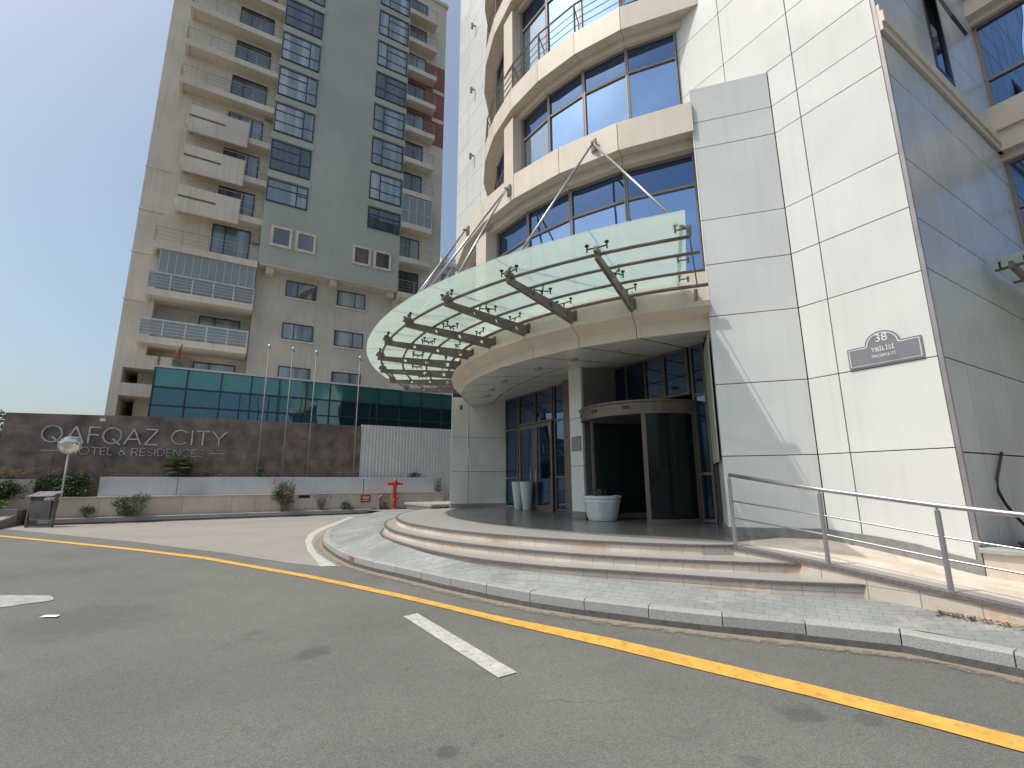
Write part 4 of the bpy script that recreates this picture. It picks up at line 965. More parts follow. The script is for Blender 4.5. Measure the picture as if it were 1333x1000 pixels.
# pots
def lathe_obj(name, c, prof, m, parent, n=32): return obj(name, MB().lathe(c, prof, n), m, parent, smooth=False)
pt = thing('plant_pot', (2.08,11.75,.715), 'wide white ribbed pot with a withered plant before the revolving door', 'plant pot')
c = (2.16,11.95); mb = MB(); n = 48; prof = [(.31,.75),(.33,.718),(.36,.80),(.425,1.13),(.44,1.14),(.44,1.22),(.475,1.23),(.475,1.29),(.43,1.29),(.40,1.23)]
o_ = 0
for r, z in prof:
    for j in range(n):
        t = 2*math.pi*j/n; rr = r*(1+(.018 if (j//3) % 2 else 0)*(1 if .79 < z < 1.175 else 0)); mb.v.append(Vector((c[0]+rr*math.cos(t), c[1]+rr*math.sin(t), z)))
for i in range(len(prof)-1):
    for j in range(n): mb.f.append((i*n+j, i*n+(j+1) % n, (i+1)*n+(j+1) % n, (i+1)*n+j))
mb.f.append(tuple(range(n))); mb.f.append(tuple((len(prof)-1)*n+j for j in range(n)))
obj('pot', mb, M['pot'], pt)
obj('soil', MB().lathe(c, [(.40,1.22),(.40,1.25),(.05,1.27)], 20), M['soil'], pt)
def leaves(mb, cen, rad, n, size, stretch=1.0, seed=0, shell=.35, clumps=0):
    rnd = random.Random(seed); cs = []
    for k in range(clumps or 1):
        if clumps:
            while True:
                d = Vector((rnd.uniform(-1,1), rnd.uniform(-1,1), rnd.uniform(-1,1)))
                if d.length < 1: break
            cs.append((Vector((d.x*rad[0]*.75, d.y*rad[1]*.75, d.z*rad[2]*.75)), rnd.uniform(.3,.55)))
        else: cs.append((Vector((0,0,0)), 1))
    for i in range(n):
        cc, s_ = cs[rnd.randrange(len(cs))]
        while True:
            d = Vector((rnd.uniform(-1,1), rnd.uniform(-1,1), rnd.uniform(-1,1)))
            if shell < d.length < 1: break
        p = Vector(cen)+cc+Vector((d.x*rad[0], d.y*rad[1], d.z*rad[2]))*s_
        a = Vector((rnd.gauss(0,1), rnd.gauss(0,1), rnd.gauss(0,.6))).normalized(); b = a.cross(Vector((rnd.gauss(0,1), rnd.gauss(0,1), rnd.gauss(0,1)))).normalized()
        L_ = size*rnd.uniform(.6,1.3); w_ = L_*.42*stretch
        mb.add([p-a*L_*.5, p+b*w_*.5, p+a*L_*.5, p-b*w_*.5], [(0,1,2,3)])
mb = MB(); leaves(mb, (c[0]-.02,c[1],1.37), (.16,.14,.10), 60, .07, .5, 3); obj('withered_plant', mb, M['leaf_dry'], pt)
for (x, y), lb in (((.20,17.15),'left of two tall white ribbed vases by the double doors'),((.48,16.7),'right of two tall white ribbed vases by the double doors')):
    mb = MB(); prof = [(.13,.715),(.135,.73)]
    for k in range(14): z = .75+k*.062; r = .135+.09*(k/13)**.8; prof += [(r,z),(r+.006,z+.03)]
    prof += [(.235,1.64),(.20,1.64),(.17,1.5)]
    mb.lathe((x, y), prof, 24); tag(obj('vase', mb, M['vase'], smooth=False), lb, 'vase', 'tall vases by the double doors')
# =================================================================== RIGHT PLANTER
pl = thing('stone_planter', W(-1.5,.8,.3), 'beige stone planter with green coping at the foot of the shaded wall', 'planter')
mb = MB(); mb.box(-3.2,-.02,.0,.10,.2,.70); mb.box(-3.2,-3.1,.1,1.7,.2,.70); obj('wall', mb, M['planter_wall'], pl)
mb = MB(); mb.box(-3.25,-.0,-.05,.24,.70,.765); obj('coping', mb, M['coping'], pl, bevel=.01)
obj('soil', MB().box(-3.1,-.02,.1,5.9,.2,.66), M['soil'], pl)
for k, (u, w, s_) in enumerate(((-.45,.95,.26),(-.9,1.2,.30),(-.3,1.5,.24),(-.75,.62,.18))):
    mb = MB(); rnd = random.Random(k+5); pts = []
    bm = bmesh.new(); bmesh.ops.create_icosphere(bm, subdivisions=2, radius=1)
    for v in bm.verts: pts.append(v.co.copy())
    fs = [tuple(v.index for v in f.verts) for f in bm.faces]; bm.free()
    mb.add([W(u,w,.72)+Vector((p.x*s_*1.3, p.y*s_, p.z*s_*.55))*(1+rnd.uniform(-.18,.18)) for p in pts], fs)
    tag(obj('rock', mb, M['rock']), ['dark broken rock nearest the corner in the stone planter','largest dark rock in the stone planter','dark rock at the back of the stone planter against the wall','smallest dark rock in the stone planter'][k], 'rock', 'rubble in the right planter')
mb = MB(); mb.tube([W(-.03,1.50,2.0), W(-.03,1.28,1.8), W(-.03,1.06,1.62), W(-.035,1.0,1.45), W(-.05,1.12,1.28), W(-.08,1.28,1.12), W(-.15,1.42,.95), W(-.22,1.5,.74)], .020, 8)
tag(obj('black_cable', mb, M['black'], smooth=True), 'thick black cable running down the shaded wall into the planter', 'cable')
# =================================================================== APARTMENT TOWER
T = thing('apartment_tower', W(34,-4,.1), 'beige apartment tower with sage green centre and stacked balconies', 'building')
uF, uM, uN = 32.1, 33.0, 34.4
TOP = 46.25
mb = MB()
mb.box(uM,47,-14.2,-13.15,9.3,TOP)                   # left strip
mb.box(uM,47,-13.15,-7.4,16.3,TOP)                   # wall behind upper balconies
mb.box(uN,47,-13.15,-7.4,.1,16.3)                    # niche back, low
mb.box(uM,uN,-13.15,-12.75,9.3,16.3)
mb.box(uM,47,-14.2,-13.73,.1,9.3)
mb.box(uM,36,-13.73,-12.0,8.45,9.3); mb.box(uM,36,-13.73,-12.0,6.76,7.52); mb.box(uM,36,-12.15,-11.4,.1,9.3)
mb.box(36,47,-13.0,-11.4,.1,9.3)
mb.box(uM,47,2.1,6.05,.1,30.9)
mb.box(uM,47,2.1,6.05,39.2,TOP); mb.box(uM+.01,47,-7.4,2.1,16.3,TOP)
obj('wall', mb, M['stucco'], T)
obj('wall', MB().box(uM,47,-7.4,2.1,.1,16.29), M['stucco_low'], T)
obj('red_wall', MB().box(uM,47,2.1,6.05,30.9,39.2), M['red'], T)
mb = MB()
for z in (33.3,36.27): mb.box(uM-.05,uM+.02,4.9,6.07,z,z+.36)
mb.box(uM-.04,uM+.02,-14.22,-13.1,0,.1)
for z in (12.6,15.7,18.6,21.6): mb.box(uM-.05,uM+.01,-14.24,-12.9,z,z+.07)
mb.box(uM-.15,47.2,-14.3,6.2,TOP,TOP+.3)
obj('string_course', mb, M['stucco'], T)
mb = MB(); mb.box(uF,uM+.02,-7.42,2.24,16.35,TOP-1); obj('green_block', mb, M['green'], T)
mb = MB(); mb.box(uF+.02,uM,-7.35,2.2,16.2,16.35)
for w in (-6.9,-2.75,1.5): mb.box(uF+.15,uM,w,w+.5,15.75,16.2)
obj('beam', mb, M['stucco_low'], T)
# window sets on the green block
def tower_window(u, w0, w1, z0, z1, muls, trs, pm, fm=None, fr=.07):
    f = MB(); f.box(u-.06,u+.02,w0,w0+fr,z0,z1); f.box(u-.06,u+.02,w1-fr,w1,z0,z1); f.box(u-.06,u+.02,w0+fr,w1-fr,z0,z0+fr); f.box(u-.06,u+.02,w0+fr,w1-fr,z1-fr,z1)
    for m_ in muls: f.box(u-.05,u+.02,m_-fr/2,m_+fr/2,z0+fr,z1-fr)
    for z, a, b in trs: f.box(u-.045,u+.02,a,b,z-fr/2,z+fr/2)
    w_ = obj('window', f, fm or M['dark_frame'], T)
    obj('pane', MB().box(u-.02,u-.003,w0+fr/2,w1-fr/2,z0+fr/2,z1-fr/2), pm, w_); return w_
panes = [M['pane_a'], M['pane_a'], M['pane_c'], M['pane_b'], M['pane_a'], M['pane_c'], M['pane_a'], M['pane_b']]
for k in range(8):
    t = 22.68+3.085*k; b = 20.95 if k == 0 else t-2.33
    if t > TOP-1.5: break
    tower_window(uF-.02, -7.38, -4.72, b, t, [-5.45], [(t-.62,-7.31,-5.49),(b+.85,-7.31,-5.49) if k else (t-.6,-5.41,-4.79),(b+.95,-5.41,-4.79)], panes[(k*3) % 8])
    tower_window(uF-.02, -.38, 2.16, b, t, [.42], [(t-.62,.46,2.09),(b+.8,.46,2.09) if k else (t-.6,-.31,.38),(b+.9,-.31,.38)], panes[(k*5+3) % 8] if k else M['pane_b'])
    # pale floor bands between window levels, at the block's corners
    obj('floor_band', MB().box(uF-.07,uF+.01,-7.46,-4.6,t+.12,t+.62), M['green'], T); obj('floor_band', MB().box(uF-.07,uF+.01,-.46,2.28,t+.12,t+.62), M['green'], T)
for w in (-6.67,-5.09,-1.15,.42):
    z0, z1 = 17.86, 19.05; f = MB()
    f.box(uF-.1,uF,w-.16,w,z0-.16,z1+.16); f.box(uF-.1,uF,w+1.02,w+1.18,z0-.16,z1+.16); f.box(uF-.1,uF,w,w+1.02,z0-.16,z0); f.box(uF-.1,uF,w,w+1.02,z1,z1+.16)
    w_ = obj('window', f, M['cream'], T); obj('pane', MB().box(uF-.03,uF-.004,w,w+1.02,z0,z1), M['sq_pane'], w_)
for r, (z0, z1) in enumerate(((14.54,15.74),(11.44,12.63),(8.34,9.52))):
    for c_, (w0, w1) in enumerate(((-5.5,-3.49),(-2.04,.01))):
        tower_window(uM-.01, w0, w1, z0, z1, [w0+(.75 if c_ == 0 else 1.3)], [], [M['pane_b'], M['pane_a'], M['pane_c'], M['pane_a'], M['pane_c'], M['pane_a']][r*2+c_], fr=.06)
        obj('sill', MB().box(uM-.1,uM,w0-.05,w1+.05,z0-.1,z0-.01), M['cream'], T)
# balconies, left stack
def balcony(z, w0, w1, rail='thin', u0=uF, ub=uM, h=.42, solid=None, name='balcony'):
    b = obj(name, MB().box(u0,ub+.02,w0,w1,z,z+h), M['stucco'], T)
    obj('beam', MB().box(u0+.05,ub,w0+.02,w0+.22,z-.12,z), M['stucco'], b)
    if rail == 'thin':
        mb = MB()
        for zz_ in (.25,.5,.75,1.0): mb.bar(W(u0+.06,w0+.05,z+h+zz_), W(u0+.06,w1,z+h+zz_), .018 if zz_ < 1 else .035); mb.bar(W(u0+.06,w0+.05,z+h+zz_), W(ub,w0+.05,z+h+zz_), .025)
        nn = max(2, round((w1-w0)/1.45))
        for k in range(nn+1): w = w0+.05+(w1-w0-.1)*k/nn; mb.bar(W(u0+.06,w,z+h), W(u0+.06,w,z+h+1.0), .04)
        obj('railing', mb, M['rail_thin'], b)
    if rail == 'glass':
        mb = MB(); mb.bar(W(u0+.05,w0+.03,z+h+1.05), W(u0+.05,w1,z+h+1.05), .09); mb.bar(W(u0+.05,w0+.03,z+h+1.05), W(ub,w0+.03,z+h+1.05), .07)
        nn = 5
        for k in range(nn+1): w = w0+.05+(w1-w0-.1)*k/nn; mb.bar(W(u0+.05,w,z+h), W(u0+.05,w,z+h+1.02), .07)
        for zz_ in (.2,.4,.6,.8): mb.bar(W(u0+.03,w0+.05,z+h+zz_), W(u0+.03,w1,z+h+zz_), .02)
        obj('railing', mb, M['rail_white'], b)
        obj('railing_glass', MB().box(u0+.06,u0+.075,w0+.08,w1-.02,z+h+.08,z+h+.98), M['balc_glass'], b)
    return b
for k in range(5):
    balcony(27.86+3.0*k, -13.12, -7.42)
for k in range(3):
    z = 19.03+2.95*k; b = balcony(z, -12.4, -7.42, rail=None)
    obj('parapet', MB().box(uF-.14,uF-.002,-12.3,-8.83,z-.5+(0 if k else .1),z+1.4), M['stucco'], b)
    obj('parapet_slot', MB().box(uF-.15,uF-.138,-12.27,-10.2,z+.55,z+.68), M['slot'], b)
    mb = MB()
    for zz_ in (.5,1.05,1.5): mb.bar(W(uF+.05,-12.3,z+.42+zz_), W(uF+.05,-7.45,z+.42+zz_), .035)
    for w in (-12.2,-10.3,-8.8,-7.9): mb.bar(W(uF+.05,w,z+.42), W(uF+.05,w,z+1.92), .035)
    obj('railing', mb, M['rail_thin'], b)
balcony(15.92, -13.15, -7.42)
b8 = balcony(12.87, -13.15, -7.42, rail='glass', ub=uN)
mb = MB()
for k in range(13): w = -12.7+k*.43; mb.bar(W(uF+.16,w,14.34), W(uF+.16,w,15.92), .03)
obj('sliding_frame', mb, M['rail_white'], b8); obj('sliding_glass', MB().box(uF+.15,uF+.165,-12.75,-7.45,13.3,15.92), M['balc_glass'], b8)
balcony(9.88, -13.2, -7.5, rail='glass', ub=uN)
obj('balcony_wall', MB().box(uN-.03,uN,-12.75,-7.4,13.29,16.2).box(uN-.03,uN,-12.75,-7.4,10.3,12.87).box(uM,uN,-12.76,-12.73,10.3,16.2), M['stucco_white'], T)
for z, u in ((28.2,uM),(31.2,uM),(34.2,uM),(37.2,uM),(16.4,uM),(13.35,uN-.03),(10.35,uN-.03),(7.2,uN)):
    w_ = tower_window(u-.01, -10.25 if z > 14 else -10.4, -8.0, z, z+(2.3 if z != 16.4 else 2.35), [-9.5], [], M['pane_b'] if z > 25 else M['pane_c'])
for z in (19.5,22.45,25.4): tower_window(uM-.01, -10.2, -8.0, z, z+2.1, [-9.5,-8.7], [], M['pane_c'])
# balconies, right stack
for k in range(10):
    z = 15.85+2.985*k
    if k == 2:
        b = balcony(z, 2.25, 4.9, rail=None)
        mb = MB()
        for w in (2.3,2.9,3.55,4.2,4.85): mb.bar(W(uF+.05,w,z+.42), W(uF+.05,w,z+2.85), .06)
        for zz_ in (.45,1.5,2.83): mb.bar(W(uF+.05,2.28,z+zz_), W(uF+.05,4.9,z+zz_), .06)
        obj('sliding_frame', mb, M['rail_white'], b); obj('sliding_glass', MB().box(uF+.04,uF+.055,2.3,4.87,z+.45,z+2.8).box(uF+.06,uM,4.85,4.865,z+.45,z+2.8), M['balc_glass'], b)
    else: balcony(z, 2.25, 4.9)
    tower_window(uM-.01, 2.3, 4.15, z+.45, z+2.55, [3.3], [], panes[(k*3+3) % 8] if k % 3 else M['pane_b'])
# air conditioners
for (u, w, z) in ((uM-.35,-7.95,28.0-.9+.6),(uM-.35,-7.95,17.9),(uN-.4,-11.0,9.0)):
    obj('air_conditioner', MB().box(u,u+.3,w,w+.5,z,z+.55), M['rail_thin'], T)
# =================================================================== ANNEX
A = thing('glazed_annex', W(29,-3,.1), 'low teal glass annex with dark mullions in front of the tower', 'building')
obj('wall', MB().box(28.56,32.6,-11.6,8.6,.1,7.72), M['dark_frame'], A)
obj('roof_edge', MB().box(28.42,32.6,-11.75,8.7,7.73,7.84), M['far_white'], A)
wl = [-11.69,-10.23,-8.64,-7.15,-5.70,-4.20,-2.83,-1.24,.1,1.6,3.07,4.6,6.1,7.6,8.6]
rnd = random.Random(2)
for a, b in zip(wl, wl[1:]):
    f = MB(); f.box(28.40,28.5,a-.035,a+.035,.4,7.73)
    for z in (6.68,5.7,4.2,2.7): f.box(28.42,28.5,a+.035,b-.035,z-.035,z+.035)
    if rnd.random() < .4: f.box(28.42,28.5,(a+b)/2+.2,(a+b)/2+.26,4.2,6.65)
    w_ = obj('window', f, M['dark_frame'], A)
    obj('pane', MB().box(28.5,28.52,a+.03,b-.03,.5,6.66), M['teal'], w_); obj('spandrel', MB().box(28.49,28.51,a+.03,b-.03,6.71,7.7), M['teal_strip'], w_)
f = MB()
for z in (6.68,5.7,4.2): f.box(28.5,32.6,-11.74,-11.68,z-.03,z+.03)
obj('side_pane', MB().box(28.52,32.5,-11.68,-11.62,.5,7.7), M['teal'], A); obj('side_mullion', f, M['dark_frame'], A)
fl = thing('small_flag', W(28.7,-10.8,7.84), 'small red and green flag furled on a thin staff on the annex roof', 'flag')
obj('staff', MB().tube([W(28.7,-10.75,7.84), W(28.7,-10.70,9.2)], .02, 6), M['black'], fl)
obj('cloth', MB().prism([W(28.7,-10.72), W(28.68,-10.85), W(28.72,-10.98), W(28.74,-10.84)], [8.35,8.3,8.32,8.36], [9.1,8.8,8.6,8.9]), M['flag'], fl)
obj('cloth', MB().prism([W(28.7,-10.80), W(28.68,-10.93), W(28.72,-11.05), W(28.74,-10.92)], [7.9,7.88,7.9,7.92], [8.33,8.3,8.3,8.34]), M['flag2'], fl, label='green lower part of the cloth')
# distant white building seen between tower and hotel
fb = thing('distant_building', W(52,15,.1), 'small pale building with grey windows far behind between the towers', 'building')
obj('wall', MB().box(50,62,12.6,24,.1,28.6).box(51,62,13.6,24,28.6,30.2).box(49.6,50.05,12.5,24,28.3,28.7), M['far_white'], fb)
for z in (25.6,22.2,18.8):
    w_ = obj('window', MB().box(49.93,50,13.0,13.1,z,z+1.9).box(49.93,50,14.5,14.6,z,z+1.9).box(49.93,50,13.1,14.5,z,z+.1).box(49.93,50,13.1,14.5,z+1.8,z+1.9), M['far_white'], fb); obj('pane', MB().box(49.96,49.99,13.1,14.5,z+.1,z+1.8), M['pane_b'], w_)
# =================================================================== SIGN WALL
SW = thing('sign_wall', W(26.5,-9,.2), 'brown stone wall carrying large metal hotel lettering', 'sign wall')
mb = MB(); us_ = [-16.4,-14.6,-12.8,-11.0,-9.2,-7.4,-5.6,-3.8,-2.2,-1.32]
def wtop(w): return 4.70+.25*min(1,(w+16.4)/8.4)
for a, b in zip(us_, us_[1:]):
    for z0, z1 in ((.2,1.9),(1.9,3.0),(3.0,4.05)):
        mb.box(26.4,26.46,a+.004,b-.004,z0+.004,z1-.004)
    mb.prism([W(26.4,a+.004), W(26.4,b-.004), W(26.46,b-.004), W(26.46,a+.004)], 4.054, [wtop(a),wtop(b),wtop(b),wtop(a)])
obj('stone_cladding', mb, M['sign_stone'], SW)
obj('wall_core', MB().prism([W(26.45,-16.38), W(26.45,-1.34), W(26.9,-1.34), W(26.9,-16.38)], .1, [4.66,4.90,4.90,4.66]), M['sign_stone'], SW)
obj('floodlight', MB().box(26.2,26.4,-13.2,-13.02,4.5,4.62), M['white'], SW)
# stroke lettering: glyph polylines in a 0..w x 0..1 box
def cir(cx, cy, rx, ry, a0, a1, n=20): return [(cx+rx*math.cos(math.radians(a0+(a1-a0)*k/n)), cy+ry*math.sin(math.radians(a0+(a1-a0)*k/n))) for k in range(n+1)]
G = {
 'Q': (1.08, [cir(.52,.5,.5,.5,0,360,30), [(.58,.30),(.98,-.06)]]),
 'A': (.98, [[(0,0),(.46,1),(.92,0)], [(.18,.32),(.74,.32)]]),
 'F': (.62, [[(.04,0),(.04,1),(.60,1)], [(.04,.52),(.52,.52)]]),
 'Z': (.78, [[(.03,1),(.72,1),(.03,0),(.75,0)]]),
 'C': (.92, [cir(.5,.5,.5,.5,48,312,24)]),
 'I': (.14, [[(.06,0),(.06,1)]]), 'T': (.76, [[(0,1),(.74,1)], [(.37,0),(.37,1)]]),
 'Y': (.86, [[(0,1),(.41,.45),(.82,1)], [(.41,0),(.41,.45)]]),
 'H': (.78, [[(.04,0),(.04,1)], [(.72,0),(.72,1)], [(.04,.5),(.72,.5)]]), 'O': (1.06, [cir(.52,.5,.5,.5,0,360,28)]),
 'E': (.60, [[(.56,0),(.04,0),(.04,1),(.56,1)], [(.04,.5),(.5,.5)]]), 'L': (.54, [[(.04,1),(.04,0),(.52,0)]]),
 '&': (.84, [[(.80,.0),(.22,.72)]+cir(.38,.80,.19,.2,200,-30,12)+[(.2,.42)]+cir(.32,.24,.28,.24,120,360,12)[1:]+[(.76,.48)]]),
 'R': (.70, [[(.04,0),(.04,1),(.36,1)]+cir(.38,.74,.26,.26,90,-90,10)+[(.04,.48)], [(.34,.48),(.66,0)]]),
 'S': (.64, [cir(.32,.755,.26,.235,50,270,14)[:-1]+cir(.32,.26,.28,.255,90,-140,14)]),
 'D': (.86, [[(.04,0),(.04,1),(.32,1)]+cir(.34,.5,.48,.5,90,-90,16)+[(.04,0)]]),
 'N': (.80, [[(.04,0),(.04,1),(.74,0),(.74,1)]]), ' ': (.55, [])}
def word(txt, w0, w1, z0, h, th_, u, parent, space=.16):
    tot = sum(G[c][0]+space for c in txt)-space; k = (w1-w0)/tot; x = w0
    for ch in txt:
        wd, strokes = G[ch]
        if strokes:
            mb = MB()
            for st in strokes:
                pts = [W(u, x+px*k, z0+py*h) for px, py in st]
                for p, q in zip(pts, pts[1:]):
                    e = (q-p).normalized()*th_*.35; mb.bar(p-e, q+e, .06, th_, up=Vector((0,0,1))) if abs((q-p).normalized().z) < .97 else mb.bar(p-e, q+e, th_ if False else .06, th_, up=Vector((D2.x, D2.y, 0)))
            obj('letter', mb, M['letters'], parent)
        x += (wd+space)*k
word('QAFQAZ', -15.12, -10.95, 3.50, .72, .062, 26.33, SW); word('CITY', -10.42, -8.12, 3.56, .68, .062, 26.33, SW, .2)
word('HOTEL', -14.10, -12.60, 2.98, .32, .030, 26.35, SW); word('&', -12.38, -12.08, 2.98, .33, .030, 26.35, SW); word('RESIDENCES', -11.90, -9.04, 2.98, .32, .030, 26.35, SW)
obj('sign_dash', MB().box(26.34,26.38,-15.05,-14.35,3.11,3.14), M['letters'], SW); obj('sign_dash', MB().box(26.34,26.38,-8.80,-8.15,3.13,3.16), M['letters'], SW)
# corrugated wall
mb = MB(); n = 93; w0, w1 = -1.30, 8.0; pts = []
for k in range(n*2):
    w = w0+(w1-w0)*k/(n*2-1); pts.append((w, 26.37+(.013 if (k//2) % 2 else 0)))
for (a, ua), (b, ub) in zip(pts, pts[1:]): mb.prism([W(ua,a), W(ub,b), W(26.55,b), W(26.55,a)], .15, 5.04)
tag(obj('corrugated_wall', mb, M['louvre']), 'pale grey corrugated screen wall right of the brown sign wall', 'wall')
# low pale wall
mb = MB()
for a, b in ((-12.78,-9.92),(-9.90,-4.9),(-4.88,-1.19),(-1.15,3.08)): mb.box(25.7,25.95,a,b,.2,1.97-(0 if a < -1.2 else .02))
mb.box(25.95,26.38,2.9,3.08,.2,1.95)
tag(obj('low_wall', mb, M['white_wall'], bevel=.01), 'long low pale grey wall above the beige planter wall', 'wall')
mb = MB(); ww = [-14.15,-12.6,-11.1,-9.6,-8.6,-7.6,-6.6,-5.2,-3.9,-2.2,-.40]
for a, b in zip(ww, ww[1:]): mb.box(25.2,25.5,a+.004,b-.004,.1,1.10)
mb.box(25.2,25.5,.22,3.5,.1,1.06); mb.box(25.4,25.5,-.40,.22,.1,1.06); mb.box(25.15,25.72,-14.2,3.55,1.07,1.12)
tag(obj('planter_wall', mb, M['planter_wall']), 'beige stone retaining wall below the low pale wall', 'wall')
mb = MB(); mb.box(24.95,25.2,-14.9,-14.15,.1,1.1)
mb = MB(); mb.box(26.30,26.39,-40,-15.0,.1,1.88); tag(obj('boundary_wall', mb, M['planter_wall']), 'shaded beige wall at far left behind the hedge', 'wall')
obj('planter_soil', MB().box(25.5,26.4,-14.15,3.0,.1,1.0), M['soil'], kind='structure'); obj('kerb_strip_soil', MB().box(24.98,25.2,-14.7,3.4,.05,.235), M['soil'], kind='structure'); tag(obj('end_wall', MB().box(25.2,26.3,-14.4,-14.17,.1,1.1), M['planter_wall']), 'short beige return wall behind the litter bin', 'wall')
kp = [W(24.85,w) for w in (-.9,-3,-5,-7,-9,-11,-13,-14.5)]+[W(25.1,-14.85), W(26.5,-15.1), W(29,-15.3)]
kerb_run([(p.x, p.y) for p in kp], 1, z=.26, step=1.0, name='planter_kerb'); dust_strip([(p.x, p.y) for p in kp], 0, -.5, .0125, 'gutter_dust')
mb = MB(); mb.sheet([(W(19,-15.25).x,W(19,-15.25).y),(W(25.4,-15.25).x,W(25.4,-15.25).y),(W(25.4,-44).x,W(25.4,-44).y),(W(19,-44).x,W(19,-44).y)], [.006,.42,.5,.006])
obj('side_lane_slope', mb, M['asphalt_light'], kind='structure', up=True)
obj('slope_edge', MB().prism([W(19,-15.24), W(25.4,-15.24), W(25.4,-15.20), W(19,-15.20)], 0, [.006,.42,.42,.006]), M['asphalt_light'], kind='structure')
obj('far_kerb', MB().box(25.4,25.6,-44,-15.2,.0,.66), M['kerb'], kind='structure'); obj('far_verge', MB().box(25.6,26.3,-44,-15.1,.0,.62), M['soil'], kind='structure')
tag(obj('wall_vent', MB().box(25.17,25.2,-4.6,-4.06,.9,1.03), M['void']), 'dark slot vent in the beige planter wall', 'vent')
hs = thing('red_notice', W(25.17,-1.17,.8), 'small red notice plate on the beige wall left of the hydrant', 'sign')
obj('plate', MB().box(25.16,25.195,-1.43,-.90,.60,.99), M['red_sign'], hs)
obj('lettering', MB().box(25.145,25.16,-1.35,-.98,.86,.90).box(25.145,25.16,-1.30,-1.03,.78,.81).box(25.145,25.16,-1.36,-.97,.69,.71), M['pt'], hs)
# flagpoles
for k, (w, lb) in enumerate(((-6.59,'leftmost bare flagpole in front of the sign wall'),(-5.41,'second bare flagpole from the left before the sign wall'),(-4.16,'third bare flagpole from the left before the sign wall'),(-1.70,'rightmost bare flagpole, beside the corrugated wall'))):
    if k == 0:
        f0 = thing('flagpole', W(26.1,w,.9), lb, 'flagpole', 'flagpoles before the sign wall')
        obj('pole', MB().tube([W(26.1,w,.9), W(26.1,w,8.92)], .042, 10, .024), M['pole'], f0, smooth=True)
        c = W(26.1,w); obj('finial', MB().lathe((c.x,c.y), [(.02,8.9),(.05,8.94),(.085,9.02),(.05,9.1),(.01,9.12)], 10), M['bin_top'], f0, smooth=True)
        obj('rope_cleat', MB().tube([W(26.0,w,8.86), W(26.02,w+.12,8.84)], .02, 6), M['black'], f0)
    else: clone(f0, W(26.1,w,.9), lb)
# hydrant
hy = thing('fire_hydrant', W(24.95,.40,.15), 'red pillar fire hydrant standing at the end of the beige wall', 'hydrant')
c = W(24.95,.40)
obj('body', MB().lathe((c.x,c.y), [(.16,.15),(.16,.22),(.105,.24),(.10,.62),(.12,.64),(.12,.70),(.10,.72),(.095,1.42),(.13,1.46),(.14,1.70),(.12,1.78),(.10,1.80),(.06,1.86),(.04,1.90)], 16), M['hyd'], hy)
obj('outlet', MB().tube([W(24.95,.02,1.60), W(24.95,.78,1.60)], .075, 10).tube([W(24.95,-.03,1.60), W(24.95,.02,1.60)], .095, 10).tube([W(24.95,.78,1.60), W(24.95,.83,1.60)], .095, 10), M['hyd'], hy)
obj('outlet', MB().tube([W(24.95,.4,.8), W(24.72,.52,.8)], .06, 10), M['hyd'], hy)
pb = MB(); pb.tube([W(24.95,-.48,.15), W(24.95,-.46,.85)], .06, 8); pb.tube([W(24.95,-.5,.85), W(24.95,-.3,1.0)], .05, 8)
tag(obj('valve_pipe', pb, M['pole']), 'short rusty pipe stub beside the red hydrant', 'pipe')
# convex mirror
mr = thing('traffic_mirror', W(25.05,-13.9,1.1), 'round convex traffic mirror on a thin pale pole behind the bin', 'mirror')
obj('pole', MB().tube([W(25.05,-13.85,1.1), W(25.05,-13.85,3.1)], .035, 8), M['vase'], mr, smooth=True)
fc = W(24.95,-13.84,3.28); nrm = (Vector((0,0,1.9))-fc); nrm.z -= 3.2; nrm.normalize()
ax = nrm.cross(Vector((0,0,1))).normalized(); ay = ax.cross(nrm).normalized()
def disc(prof, m, nm):
    mb = MB(); n = 28
    for r, d in prof:
        for j in range(n): t = 2*math.pi*j/n; mb.v.append(fc+ax*r*math.cos(t)+ay*r*math.sin(t)+nrm*d)
    for i in range(len(prof)-1):
        for j in range(n): mb.f.append((i*n+j, i*n+(j+1) % n, (i+1)*n+(j+1) % n, (i+1)*n+j))
    mb.f.append(tuple(range(n))); mb.f.append(tuple((len(prof)-1)*n+j for j in range(n)))
    return obj(nm, mb, m, mr, smooth=(nm == 'mirror_face'))
disc([(.37,-.06),(.38,0),(.37,.02),(.345,.02),(.34,-.02)], M['vase'], 'mirror_rim')
disc([(.345,.0),(.33,.03),(.25,.06),(.15,.08),(.04,.088)], M['mirror'], 'mirror_face')
# litter bin
bn = thing('litter_bin', (-18.5,19.5,0), 'grey steel litter bin with sloped roof at the road edge', 'litter bin')
bx0, bx1, by = -18.98, -18.0, 19.4
for x in (bx0, bx1):
    obj('side_post', MB().prism([(x-.03,by-.06),(x+.03,by-.06),(x+.03,by+.07),(x-.03,by+.07)], 0, 1.30), M['bin'], bn)
mb = MB(); mb.add([(bx0+.1,by-.05,.30),(bx1-.1,by-.05,.30),(bx1-.07,by-.14,1.02),(bx0+.07,by-.14,1.02),(bx0+.1,by+.18,.30),(bx1-.1,by+.18,.30),(bx1-.07,by+.22,1.02),(bx0+.07,by+.22,1.02)], [(0,1,2,3),(4,5,6,7),(0,1,5,4),(1,2,6,5),(2,3,7,6),(3,0,4,7)])
obj('bin_box', mb, M['bin'], bn)
mb = MB(); mb.add([(bx0,by-.20,1.22),(bx1,by-.20,1.22),(bx1,by+.28,1.38),(bx0,by+.28,1.38),(bx0,by-.20,1.19),(bx1,by-.20,1.19),(bx1,by+.28,1.35),(bx0,by+.28,1.35)], [(0,1,2,3),(4,5,6,7),(0,1,5,4),(1,2,6,5),(2,3,7,6),(3,0,4,7)])
obj('bin_roof', mb, M['bin_top'], bn)
